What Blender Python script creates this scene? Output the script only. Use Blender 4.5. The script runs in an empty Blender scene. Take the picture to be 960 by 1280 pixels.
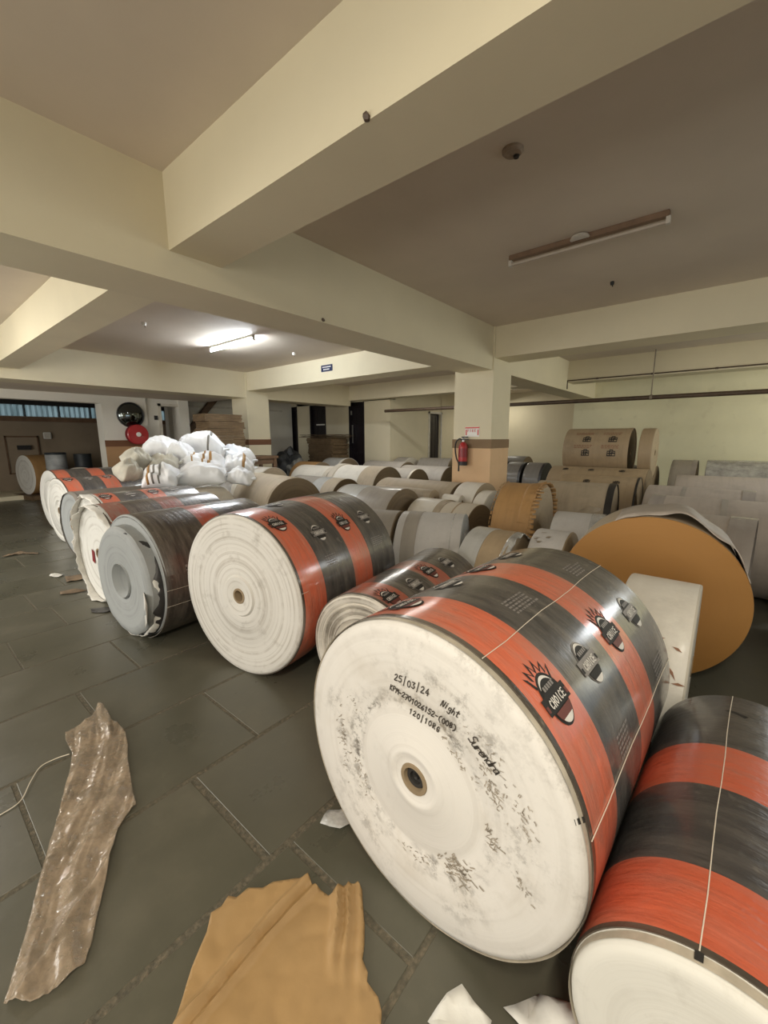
import bpy, bmesh, math, random
from mathutils import Vector, Matrix, noise
from mathutils.geometry import delaunay_2d_cdt
random.seed(7)
C = bpy.context.scene.collection
PI = math.pi
R = math.radians

# ------------------------------------------------------------------ camera
F_PX, PITCH, ROLL, YAW, CAM_H = 515.88, R(10.142), R(-0.165), R(50.268), 1.5
cam = bpy.data.cameras.new('camera')
cam_o = bpy.data.objects.new('camera', cam); C.objects.link(cam_o)
fwd = Vector((math.sin(YAW)*math.cos(PITCH), math.cos(YAW)*math.cos(PITCH), -math.sin(PITCH)))
rgt = Vector((math.cos(YAW), -math.sin(YAW), 0)); upv = rgt.cross(fwd)
r2 = rgt*math.cos(ROLL)+upv*math.sin(ROLL); u2 = -rgt*math.sin(ROLL)+upv*math.cos(ROLL)
m3 = Matrix((r2, u2, -fwd)).transposed()
cam_o.matrix_world = Matrix.Translation((0, 0, CAM_H)) @ m3.to_4x4()
cam.sensor_fit = 'VERTICAL'; cam.sensor_height = 24.0; cam.lens = F_PX/1280*24.0
cam.clip_start = 0.02; cam.clip_end = 200
bpy.context.scene.camera = cam_o

# ------------------------------------------------------------------ world, light, exposure
sc = bpy.context.scene
sc.view_settings.view_transform = 'Standard'; sc.view_settings.look = 'None'
sc.view_settings.gamma = 1.0; sc.view_settings.use_curve_mapping = False
sc.view_settings.exposure = 0.0
w = bpy.data.worlds.new('sky'); sc.world = w; w.use_nodes = True
w.node_tree.nodes['Background'].inputs[0].default_value = (0.62, 0.76, 0.85, 1)
w.node_tree.nodes['Background'].inputs[1].default_value = 1.0

def area(name, loc, to, sx, sy, power, col):
    l = bpy.data.lights.new(name, 'AREA'); l.shape = 'RECTANGLE'; l.size = sx; l.size_y = sy
    l.energy = power; l.color = col
    o = bpy.data.objects.new(name, l); C.objects.link(o); o.location = loc
    o.rotation_euler = (Vector(to)-Vector(loc)).to_track_quat('-Z', 'Y').to_euler()
    return o
WARM = (1.0, 0.90, 0.75)
area('daylight_left_opening', (-3.7, 1.0, 1.45), (3, 1.0, 1.35), 6.0, 1.9, 126, WARM)
area('daylight_left_opening_far', (-3.7, 7.0, 1.45), (3, 7.0, 1.35), 4.5, 1.9, 165, (1.0, 0.95, 0.86))
area('fill_back_side', (3.0, -4.6, 1.75), (2.6, 2, 1.0), 3.6, 1.2, 14, (0.97, 0.96, 0.92))  # unseen fill lamp added on the back side, no such opening known
area('daylight_right_window', (8.6, -4.6, 1.9), (11.2, 0, 2.0), 3.0, 1.4, 130, (1.0, 0.99, 0.84))
area('tube_bay_right', (6.8, -1.9, 2.80), (4.0, -0.7, 0.9), 0.40, 1.2, 34, (0.92, 0.97, 1.0))
area('fill_far_left', (-0.6, 6.2, 2.86), (-0.2, 6.2, 0), 0.12, 1.2, 55, (1.0, 0.97, 0.90))  # added lamp without a fixture, brightens the far aisle
area('fill_recess', (13.2, 5.95, 2.9), (12.9, 5.4, 0), 0.12, 1.2, 24, (1.0, 0.95, 0.82))  # hidden lamp added to lift the recess wall, no fixture there
area('fill_behind_camera', (-0.6, -0.5, 2.9), (-0.6, -0.5, 0), 1.2, 0.1, 70, (1.0, 0.92, 0.76))  # unseen lamp added to light the beams and roll tops
area('fill_far_right', (7.3, 5.8, 2.9), (7.3, 5.8, 0), 0.1, 1.2, 40, (1.0, 0.97, 0.90))  # extra unseen lamp, added to light the back of the hall

# ------------------------------------------------------------------ materials
MAT = {}
class NT:
    def __init__(s, name):
        s.m = bpy.data.materials.new(name); s.m.use_nodes = True
        s.t = s.m.node_tree; s.n = s.t.nodes; s.b = s.n['Principled BSDF']; MAT[name] = s.m
    def new(s, typ, **k):
        n = s.n.new(typ)
        for a, v in k.items(): setattr(n, a, v)
        return n
    def link(s, a, b): s.t.links.new(a, b)
    def obj(s):
        return s.new('ShaderNodeTexCoord').outputs['Object']
    def rnd_coord(s, scale=(1, 1, 1)):
        oi = s.new('ShaderNodeObjectInfo'); mul = s.new('ShaderNodeMath', operation='MULTIPLY'); mul.inputs[1].default_value = 37.0
        s.link(oi.outputs['Random'], mul.inputs[0])
        mp = s.new('ShaderNodeMapping'); mp.inputs['Scale'].default_value = scale
        s.link(s.obj(), mp.inputs['Vector'])
        ad = s.new('ShaderNodeVectorMath', operation='ADD')
        s.link(mp.outputs[0], ad.inputs[0]); s.link(mul.outputs[0], ad.inputs[1])
        return ad.outputs[0]
    def noise(s, vec, scale, detail=4, rough=0.55):
        n = s.new('ShaderNodeTexNoise'); n.inputs['Scale'].default_value = scale
        n.inputs['Detail'].default_value = detail; n.inputs['Roughness'].default_value = rough
        s.link(vec, n.inputs['Vector']); return n.outputs['Fac']
    def ramp(s, fac, stops, const=False):
        r = s.new('ShaderNodeValToRGB'); e = r.color_ramp.elements
        if const: r.color_ramp.interpolation = 'CONSTANT'
        while len(e) < len(stops): e.new(0.5)
        for i, (p, c) in enumerate(stops):
            e[i].position = p; e[i].color = c if len(c) == 4 else (*c, 1)
        s.link(fac, r.inputs[0]); return r.outputs['Color']
    def mix(s, fac, a, b):
        m = s.new('ShaderNodeMix', data_type='RGBA')
        if isinstance(fac, float): m.inputs[0].default_value = fac
        else: s.link(fac, m.inputs[0])
        for i, v in ((6, a), (7, b)):
            if isinstance(v, tuple): m.inputs[i].default_value = (*v[:3], 1)
            else: s.link(v, m.inputs[i])
        return m.outputs[2]
    def math(s, op, a, b=None):
        m = s.new('ShaderNodeMath', operation=op)
        for i, v in ((0, a), (1, b)):
            if v is None: continue
            if isinstance(v, (int, float)): m.inputs[i].default_value = v
            else: s.link(v, m.inputs[i])
        return m.outputs[0]
    def mr(s, v, a, b, c=0.0, d=1.0):
        m = s.new('ShaderNodeMapRange'); s.link(v, m.inputs[0])
        for i, x in enumerate((a, b, c, d)): m.inputs[i+1].default_value = x
        return m.outputs[0]
    def bump(s, h, strength, dist=0.01):
        b = s.new('ShaderNodeBump'); b.inputs['Strength'].default_value = strength; b.inputs['Distance'].default_value = dist
        s.link(h, b.inputs['Height']); s.link(b.outputs[0], s.b.inputs['Normal'])
    def col(s, c):
        if isinstance(c, tuple): s.b.inputs['Base Color'].default_value = (*c[:3], 1)
        else: s.link(c, s.b.inputs['Base Color'])
    def set(s, **k):
        for a, v in k.items(): s.b.inputs[a.replace('_', ' ')].default_value = v

G3 = lambda v: (v, v, v)
def plain(name, c, rough=0.6, var=0.12, scale=8, bump=0.1, metal=0.0, coat=0.0, bscale=40):
    t = NT(name); v = t.rnd_coord()
    dark = tuple(x*(1-var) for x in c); lite = tuple(min(1, x*(1+var)) for x in c)
    t.col(t.ramp(t.noise(v, scale), [(0.3, dark), (0.7, lite)]))
    t.set(Roughness=rough, Metallic=metal, Coat_Weight=coat)
    if bump: t.bump(t.noise(v, bscale), bump, 0.004)
    return t.m

def paint(name, c, var=0.05, stain=None):
    t = NT(name); v = t.obj()
    n1 = t.noise(v, 1.1, 5); base = t.ramp(n1, [(0.3, tuple(x*(1-var) for x in c)), (0.7, tuple(min(1, x*(1+var)) for x in c))])
    if stain:
        n2 = t.noise(v, 3.3, 6); base = t.mix(t.mr(n2, 0.58, 0.78, 0, 0.35), base, stain)
    t.col(base); t.set(Roughness=0.75); t.bump(t.noise(v, 60, 3), 0.08, 0.004); return t.m
paint('cream_paint', (0.72, 0.65, 0.475)); paint('dado_light', (0.235, 0.155, 0.085), 0.15)
paint('ceiling_paint', (0.66, 0.575, 0.475), 0.06)
paint('yellow_wall_paint', (0.74, 0.70, 0.50), 0.07, (0.42, 0.36, 0.24))
paint('white_wall_paint', (0.72, 0.69, 0.62))
paint('plaster_brown', (0.30, 0.235, 0.165), 0.14, (0.16, 0.12, 0.08))
paint('dado_brown', (0.17, 0.075, 0.035), 0.15)
paint('dado_tan', (0.40, 0.235, 0.115), 0.15, (0.22, 0.14, 0.08))
paint('panel_peach', (0.68, 0.46, 0.27), 0.10, (0.5, 0.30, 0.15))
plain('door_dark', (0.012, 0.009, 0.012), 0.35, 0.3, 5)
plain('door_frame_white', (0.62, 0.58, 0.50), 0.5)
plain('wood_brown', (0.15, 0.085, 0.045), 0.55, 0.3, 6)

def slab_mat():
    t = NT('kota_stone'); v = t.rnd_coord(); n = t.noise(v, 2.2, 7, 0.62)
    oi = t.new('ShaderNodeObjectInfo')
    base = t.ramp(n, [(0.25, (0.070, 0.069, 0.050)), (0.55, (0.098, 0.093, 0.067)), (0.8, (0.145, 0.132, 0.095))])
    t2 = t.mix(t.mr(oi.outputs['Random'], 0, 1, 0.0, 0.45), base, (0.110, 0.104, 0.080))
    n2 = t.noise(v, 14, 5); t.col(t.mix(t.mr(n2, 0.6, 0.8, 0, 0.3), t2, (0.16, 0.145, 0.11)))
    t.link(t.mr(n, 0.3, 0.7, 0.24, 0.42), t.b.inputs['Roughness'])
    t.bump(t.noise(v, 28, 5), 0.12, 0.004)
slab_mat()
def mortar():
    t = NT('joint_mortar'); v = t.obj(); n = t.noise(v, 55, 5)
    t.col(t.ramp(n, [(0.35, (0.070, 0.062, 0.044)), (0.52, (0.105, 0.092, 0.064)), (0.70, (0.165, 0.135, 0.092))]))
    t.set(Roughness=0.85); t.bump(t.noise(v, 90, 4), 0.6, 0.006)
mortar()

def stripes(name, dust=0.2, orange=(0.72, 0.17, 0.088), black=(0.070, 0.066, 0.063), edges=(0.2, 0.5, 0.71), coat=0.9, dustcol=(0.30, 0.265, 0.22)):
    t = NT(name); v = t.rnd_coord(); sx = t.new('ShaderNodeSeparateXYZ'); t.link(t.obj(), sx.inputs[0])
    x = t.math('DIVIDE', sx.outputs['X'], 1.2)
    a, b, c = (max(e, 0.001)/1.2 for e in edges)
    col = t.ramp(x, ([(0, (0.06, 0.045, 0.032)), (0.009, orange), (a, black), (b, orange), (c, black)] if edges[0] > 0 else [(0, black), (b, orange), (c, black)]), True)
    streak = t.noise(t.rnd_coord((7, 1.2, 1.2)), 3.0, 6, 0.65)
    col = t.mix(t.mr(streak, 0.42, 0.72, 0.0, dust*1.6), col, dustcol)
    n3 = t.noise(v, 26, 5); col = t.mix(t.mr(n3, 0.62, 0.75, 0, dust*1.2), col, tuple(1.3*q for q in dustcol))
    t.col(col); t.set(Coat_Weight=coat, Coat_Roughness=0.16)
    t.link(t.mr(streak, 0.3, 0.7, 0.28, 0.5), t.b.inputs['Roughness'])
    h = t.math('ADD', t.noise(t.rnd_coord((9, 1, 1)), 3.5, 3), t.math('MULTIPLY', t.noise(v, 22, 4), 0.55))
    t.bump(t.math('ADD', h, t.math('MULTIPLY', t.noise(t.rnd_coord((12, 8, 8)), 6, 4), 0.22)), 0.45, 0.012)
stripes('printed_film', 0.28); stripes('printed_film_dusty', 0.42, (0.50, 0.125, 0.075), (0.062, 0.055, 0.050))
stripes('printed_film_faded', 0.5, (0.36, 0.10, 0.062), (0.085, 0.072, 0.062), coat=0.75)
stripes('printed_film_brown', 0.3, (0.55, 0.10, 0.045), (0.070, 0.060, 0.052), edges=(0.0, 0.40, 0.60))
stripes('printed_film_deep', 0.14, (0.58, 0.120, 0.058), (0.054, 0.049, 0.048))

def paper_face(name, c, ring=0.25, dirt=0.25, ringcol=(0.24, 0.20, 0.155), ringscale=26, special=None, rough=0.7):
    t = NT(name); v = t.rnd_coord(); sx = t.new('ShaderNodeSeparateXYZ'); t.link(t.obj(), sx.inputs[0])
    y, z = sx.outputs['Y'], sx.outputs['Z']
    rr = t.math('SQRT', t.math('ADD', t.math('MULTIPLY', y, y), t.math('MULTIPLY', z, z)))
    wob = t.noise(v, 3.0, 3); oi = t.new('ShaderNodeObjectInfo')
    r2_ = t.math('ADD', rr, t.math('MULTIPLY', wob, 0.012))
    cv = t.new('ShaderNodeCombineXYZ'); t.link(r2_, cv.inputs[0]); t.link(oi.outputs['Random'], cv.inputs[1])
    rn = t.noise(cv.outputs[0], ringscale, 5, 0.7)
    breakup = t.noise(v, 5.0, 5, 0.65)
    col = t.mix(t.math('MULTIPLY', t.mr(rn, 0.50, 0.60, 0, ring), t.mr(breakup, 0.33, 0.55)), c, ringcol)
    sm = t.noise(v, 7.0, 8, 0.68)
    col = t.mix(t.mr(sm, 0.56, 0.72, 0, dirt), col, (0.20, 0.165, 0.125))
    if special:
        # ground-in dirt in a belt round the clean centre, thumbed and scuffed
        band = t.ramp(r2_, [(0.0, G3(0)), (0.215, G3(0)), (0.245, G3(1)), (0.29, G3(0.45)), (0.36, G3(0.5)), (0.43, G3(0.12)), (0.49, G3(0.3))])
        fine = t.noise(v, 16, 10, 0.78); big = t.noise(v, 4.3, 4, 0.6)
        msk = t.math('MULTIPLY', t.mr(fine, 0.49, 0.60), t.mr(big, 0.45, 0.58))
        col = t.mix(t.math('MULTIPLY', band, t.math('MULTIPLY', msk, 0.95)), col, (0.085, 0.070, 0.055))
        soft = t.noise(v, 5.5, 5, 0.6)
        col = t.mix(t.math('MULTIPLY', band, t.mr(soft, 0.5, 0.68, 0, 0.5)), col, (0.42, 0.36, 0.28))
    t.col(col); t.set(Roughness=rough)
    t.bump(t.math('ADD', t.math('MULTIPLY', rn, 0.8), t.math('MULTIPLY', sm, 0.5)), 0.25, 0.006)
paper_face('face_white_marked', (0.69, 0.66, 0.62), 0.12, 0.16, special=True)
paper_face('face_white_layered', (0.67, 0.645, 0.60), 0.55, 0.45, (0.30, 0.26, 0.21), ringscale=46)
paper_face('face_white_telescoped', (0.66, 0.62, 0.55), 0.85, 0.5, (0.17, 0.145, 0.115), ringscale=40)  # strong dark rings paint the shade in the gaps between layers
paper_face('face_white', (0.70, 0.69, 0.65), 0.35, 0.2)
paper_face('face_white_plain', (0.66, 0.64, 0.585), 0.10, 0.22)
paper_face('face_grey', (0.335, 0.35, 0.35), 0.35, 0.2, (0.15, 0.155, 0.155), 18)
paper_face('face_kraft', (0.20, 0.145, 0.085), 0.4, 0.3, (0.09, 0.065, 0.04))
paper_face('face_kraft_smooth', (0.40, 0.195, 0.050), 0.06, 0.05, (0.32, 0.15, 0.04))
paper_face('face_tan', (0.36, 0.28, 0.185), 0.4, 0.3, (0.2, 0.15, 0.1))
paper_face('face_pale', (0.60, 0.55, 0.46), 0.4, 0.3)

def body(name, c, coat=0.0, streak=0.3, rough=0.6, dark=0.55):
    t = NT(name); v = t.rnd_coord()
    st = t.noise(t.rnd_coord((9, 0.8, 0.8)), 2.0, 5, 0.6)
    col = t.mix(t.mr(st, 0.45, 0.75, 0, streak), c, tuple(x*dark for x in c))
    n = t.noise(v, 4.0, 6, 0.65); col = t.mix(t.mr(n, 0.52, 0.75, 0, 0.35), col, tuple(x*dark*0.8 for x in c))
    n2 = t.noise(v, 9.0, 5, 0.6); col = t.mix(t.mr(n2, 0.55, 0.75, 0, 0.25), col, tuple(min(1, x*1.3) for x in c))
    t.col(col); t.set(Roughness=rough, Coat_Weight=coat, Coat_Roughness=0.2)
    t.bump(t.math('ADD', t.math('MULTIPLY', st, 0.6), t.noise(v, 12, 4)), 0.35 if coat else 0.2, 0.012)
body('paper_tan', (0.47, 0.39, 0.285)); body('paper_grey', (0.40, 0.365, 0.32)); body('paper_greyfilm', (0.37, 0.335, 0.29), 0.6)
body('paper_white', (0.80, 0.76, 0.68), 0.2, 0.12, dark=0.75); body('paper_cream', (0.66, 0.60, 0.50), 0, 0.2, dark=0.75)
body('paper_kraft', (0.43, 0.325, 0.205), 0.0, 0.25); body('paper_brown', (0.46, 0.265, 0.105), 0.0, 0.35)
body('paper_pinkgrey', (0.50, 0.44, 0.385)); body('paper_slate', (0.21, 0.19, 0.165), 0.25)
body('paper_silver', (0.52, 0.52, 0.50), 0.8, 0.2); body('film_dust', (0.40, 0.36, 0.33), 0.8)
body('paper_smallgrey', (0.60, 0.585, 0.57), 0.2, 0.15, dark=0.75)
plain('rim_film', (0.50, 0.445, 0.355), 0.35, 0.25, 12, 0.3, coat=0.5); plain('core_board', (0.27, 0.20, 0.12), 0.8, 0.15); plain('core_dark', (0.02, 0.018, 0.016), 0.7)
plain('torn_white', (0.72, 0.70, 0.65), 0.6, 0.12, 14, 0.4); plain('torn_dark', (0.035, 0.033, 0.033), 0.4, 0.2)
plain('ink_black', (0.02, 0.018, 0.016), 0.6, 0.2, 30, 0); plain('ink_white', (0.78, 0.75, 0.70), 0.5, 0.1, 30, 0)
plain('ink_maroon', (0.16, 0.045, 0.035), 0.5, 0.2, 30, 0); plain('ink_grey', (0.27, 0.25, 0.235), 0.5, 0.15, 30, 0)
plain('ink_flame', (0.66, 0.20, 0.13), 0.5, 0.1, 30, 0); plain('scuff_grey', (0.33, 0.285, 0.23), 0.7, 0.3, 30, 0); plain('ink_brown', (0.045, 0.036, 0.028), 0.7, 0.2, 30, 0); plain('ink_rust', (0.30, 0.15, 0.085), 0.7, 0.2, 30, 0)
plain('string_white', (0.78, 0.70, 0.58), 0.6, 0.05, 30, 0)
plain('kraft_sheet', (0.37, 0.232, 0.10), 0.5, 0.10, 5, 0.15); plain('paper_scrap', (0.66, 0.65, 0.61), 0.6, 0.12, 10, 0.3)
plain('scrap_brown', (0.17, 0.12, 0.075), 0.7, 0.3, 10); plain('carton', (0.16, 0.105, 0.055), 0.75, 0.25, 7)
plain('sack_white', (0.84, 0.85, 0.87), 0.45, 0.06, 7, 0.5, bscale=26); plain('sack_beige', (0.50, 0.475, 0.40), 0.7, 0.15, 7, 0.5, bscale=26)
plain('sack_band', (0.36, 0.20, 0.065), 0.5, 0.1); plain('sack_grey_band', (0.20, 0.19, 0.17), 0.5, 0.1)
plain('tarp_dark', (0.055, 0.058, 0.060), 0.5, 0.4, 4, 0.5, bscale=14); plain('tarp_grey', (0.22, 0.22, 0.20), 0.5, 0.3, 5, 0.5, bscale=14)
plain('red_enamel', (0.42, 0.028, 0.030), 0.3, 0.08, 5, 0, 0, 0.4); plain('red_dark', (0.22, 0.016, 0.022), 0.4, 0.1, 5, 0)
plain('black_rubber', (0.015, 0.014, 0.014), 0.5, 0.2, 10, 0); plain('steel', (0.45, 0.44, 0.42), 0.35, 0.1, 10, 0, 0.8)
plain('pipe_brown', (0.085, 0.055, 0.035), 0.5, 0.2, 10, 0.1); plain('conduit_grey', (0.26, 0.22, 0.17), 0.6)
plain('sign_blue', (0.012, 0.02, 0.075), 0.4, 0.1, 10, 0); plain('sign_white', (0.8, 0.78, 0.74), 0.5, 0.05, 10, 0); plain('sign_red', (0.62, 0.09, 0.07), 0.5, 0.05, 10, 0)
plain('batten_brown', (0.22, 0.14, 0.09), 0.5, 0.2, 8, 0); plain('batten_white', (0.62, 0.58, 0.52), 0.5); plain('tube_off', (0.50, 0.43, 0.36), 0.25, 0.05, 8, 0)
plain('drum_grey', (0.32, 0.33, 0.33), 0.4, 0.3, 6); plain('drum_black', (0.03, 0.035, 0.04), 0.4, 0.3, 6); plain('fitting_tan', (0.30, 0.23, 0.17), 0.6, 0.3, 20)
t = NT('tube_lit'); t.col((1, 1, 1)); t.b.inputs['Emission Color'].default_value = (0.86, 0.93, 1.0, 1); t.b.inputs['Emission Strength'].default_value = 230
t = NT('mirror_glass'); t.col((0.16, 0.18, 0.18)); t.set(Metallic=1.0, Roughness=0.06)
t = NT('translucent_sheet'); v = t.rnd_coord((1, 1, 0.15)); t.col(t.ramp(t.noise(v, 9, 4), [(0.35, (0.06, 0.10, 0.10)), (0.7, (0.24, 0.33, 0.33))])); t.set(Roughness=0.5, Transmission_Weight=0.7)
def clear_film(name, c, alpha, rough=0.15):
    t = NT(name); v = t.rnd_coord(); n = t.noise(v, 9, 6, 0.7)
    t.col(t.ramp(n, [(0.35, tuple(x*0.75 for x in c)), (0.7, tuple(min(1, x*1.25) for x in c))])); t.set(Roughness=rough, Coat_Weight=0.6, Coat_Roughness=0.08)
    t.link(t.mr(n, 0.3, 0.7, alpha-0.12, alpha+0.12), t.b.inputs['Alpha'])
    t.bump(t.noise(t.rnd_coord((1, 1, 1)), 38, 4, 0.55), 0.45, 0.008)
clear_film('plastic_film', (0.46, 0.36, 0.26), 0.55, 0.10); clear_film('stretch_film', (0.62, 0.62, 0.60), 0.62)

# ------------------------------------------------------------------ mesh helpers
def link(name, me, parent=None, loc=(0, 0, 0), rot=(0, 0, 0)):
    o = bpy.data.objects.new(name, me); C.objects.link(o)
    o.location = loc; o.rotation_euler = rot
    if parent is not None: o.parent = parent
    return o
def mesh(name, V, F, mats, parent=None, idx=None, smooth=True, loc=(0, 0, 0), rot=(0, 0, 0), sharp=40):
    me = bpy.data.meshes.new(name); me.from_pydata([tuple(v) for v in V], [], F)
    if not isinstance(mats, (list, tuple)): mats = [mats]
    for m in mats: me.materials.append(MAT[m])
    if idx: me.polygons.foreach_set('material_index', idx)
    me.validate(); bm = bmesh.new(); bm.from_mesh(me); bmesh.ops.recalc_face_normals(bm, faces=bm.faces); bm.to_mesh(me); bm.free()
    if smooth:
        me.polygons.foreach_set('use_smooth', [True]*len(me.polygons)); me.set_sharp_from_angle(angle=R(sharp))
    me.update()
    return link(name, me, parent, loc, rot)
def tag(o, label, cat, group=None):
    o['label'] = label; o['category'] = cat
    if group: o['group'] = group
    return o
def empty(name, loc, rz=0.0):
    o = bpy.data.objects.new(name, None); C.objects.link(o); o.location = loc; o.rotation_euler = (0, 0, rz); o.empty_display_size = 0.1
    return o
def boxg(x0, y0, z0, x1, y1, z1, o=0):
    V = [(x0, y0, z0), (x1, y0, z0), (x1, y1, z0), (x0, y1, z0), (x0, y0, z1), (x1, y0, z1), (x1, y1, z1), (x0, y1, z1)]
    F = [(0, 3, 2, 1), (4, 5, 6, 7), (0, 1, 5, 4), (1, 2, 6, 5), (2, 3, 7, 6), (3, 0, 4, 7)]
    return V, [tuple(i+o for i in f) for f in F]
def box(name, a, b, mat, parent=None, kind=None, bevel=0.0):
    V, F = boxg(*[min(p, q) for p, q in zip(a, b)], *[max(p, q) for p, q in zip(a, b)])
    o = mesh(name, V, F, mat, parent, smooth=False)
    if bevel:
        bm = bmesh.new(); bm.from_mesh(o.data); bmesh.ops.bevel(bm, geom=bm.edges[:], offset=bevel, segments=2, affect='EDGES'); bm.to_mesh(o.data); bm.free()
    if kind: o['kind'] = kind
    return o
def boxes(name, L, mat, parent=None, kind=None):
    V, F = [], []
    for a, b in L:
        v, f = boxg(*[min(p, q) for p, q in zip(a, b)], *[max(p, q) for p, q in zip(a, b)], len(V)); V += v; F += f
    o = mesh(name, V, F, mat, parent, smooth=False)
    if kind: o['kind'] = kind
    return o
def lathe(prof, seg, rf=None, axis='x', closed_loop=False):
    V, F = [], []
    for (x, r) in prof:
        for k in range(seg):
            ph = 2*PI*k/seg; q = r*(1+rf(x, r, ph)) if rf else r
            V.append((x, q*math.cos(ph), q*math.sin(ph)) if axis == 'x' else (q*math.cos(ph), q*math.sin(ph), x))
    n = len(prof)
    for i in range(n if closed_loop else n-1):
        j = (i+1) % n
        for k in range(seg):
            l = (k+1) % seg; F.append((i*seg+k, i*seg+l, j*seg+l, j*seg+k))
    return V, F
def tube(path, r, seg=8, cap=True):
    V, F = [], []; P = [Vector(p) for p in path]; up = None
    for i, p in enumerate(P):
        d = (P[min(i+1, len(P)-1)]-P[max(i-1, 0)]).normalized()
        if up is None: up = Vector((0, 0, 1)) if abs(d.z) < 0.9 else Vector((1, 0, 0))
        a = d.cross(up).normalized(); b = a.cross(d).normalized(); up = b
        for k in range(seg): V.append(p+a*(r*math.cos(2*PI*k/seg))+b*(r*math.sin(2*PI*k/seg)))
    for i in range(len(P)-1):
        for k in range(seg):
            l = (k+1) % seg; F.append((i*seg+k, i*seg+l, (i+1)*seg+l, (i+1)*seg+k))
    if cap: F.append(tuple(range(seg))[::-1]); F.append(tuple(range((len(P)-1)*seg, len(P)*seg)))
    return V, F
def merge(parts):
    V, F, I = [], [], []
    for k, (v, f) in enumerate(parts):
        o = len(V); V += list(v); F += [tuple(i+o for i in q) for q in f]; I += [k]*len(f)
    return V, F, I
def bez(p, n=12):
    # smooth path through points (Catmull-Rom)
    P = [Vector(q) for q in p]; P = [P[0]*2-P[1]]+P+[P[-1]*2-P[-2]]; out = []
    for i in range(1, len(P)-2):
        for k in range(n):
            t = k/n; a, b, c, d = P[i-1:i+3]
            out.append(0.5*((2*b)+(c-a)*t+(2*a-5*b+4*c-d)*t*t+(3*b-a-3*c+d)*t**3))
    return out+[P[-2]]
def tri_poly(outline, step):
    pts = []
    n = len(outline)
    for i in range(n):
        a = Vector(outline[i]); b = Vector(outline[(i+1) % n]); m = max(1, int((b-a).length/step))
        for k in range(m): pts.append(a+(b-a)*(k/m))
    ne = len(pts); edges = [(i, (i+1) % ne) for i in range(ne)]
    xs = [p.x for p in pts]; ys = [p.y for p in pts]
    def inside(x, y):
        c = False; j = ne-1
        for i in range(ne):
            if (ys[i] > y) != (ys[j] > y) and x < (xs[j]-xs[i])*(y-ys[i])/(ys[j]-ys[i])+xs[i]: c = not c
            j = i
        return c
    g = []
    y = min(ys)+step*0.5
    row = 0
    while y < max(ys):
        x = min(xs)+step*(0.5 if row % 2 else 0.1)
        while x < max(xs):
            if inside(x, y) and min((p.x-x)**2+(p.y-y)**2 for p in pts[:ne]) > (0.45*step)**2: g.append(Vector((x, y)))
            x += step
        y += step*0.87; row += 1
    V, E, F, *_ = delaunay_2d_cdt(pts+g, edges, [], 1, 1e-6)
    return [(v.x, v.y) for v in V], [tuple(f) for f in F]
def sheet(name, outline, step, zf, mat, parent=None, thick=0.0015):
    V, F = tri_poly(outline, step)
    o = mesh(name, [(x, y, zf(x, y)) for x, y in V], F, mat, parent, sharp=60)
    m = o.modifiers.new('thickness', 'SOLIDIFY'); m.thickness = thick; m.offset = 1
    return o
nz = lambda x, y, z=0.0, s=1.0: noise.noise(Vector((x*s, y*s, z)))

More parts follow.
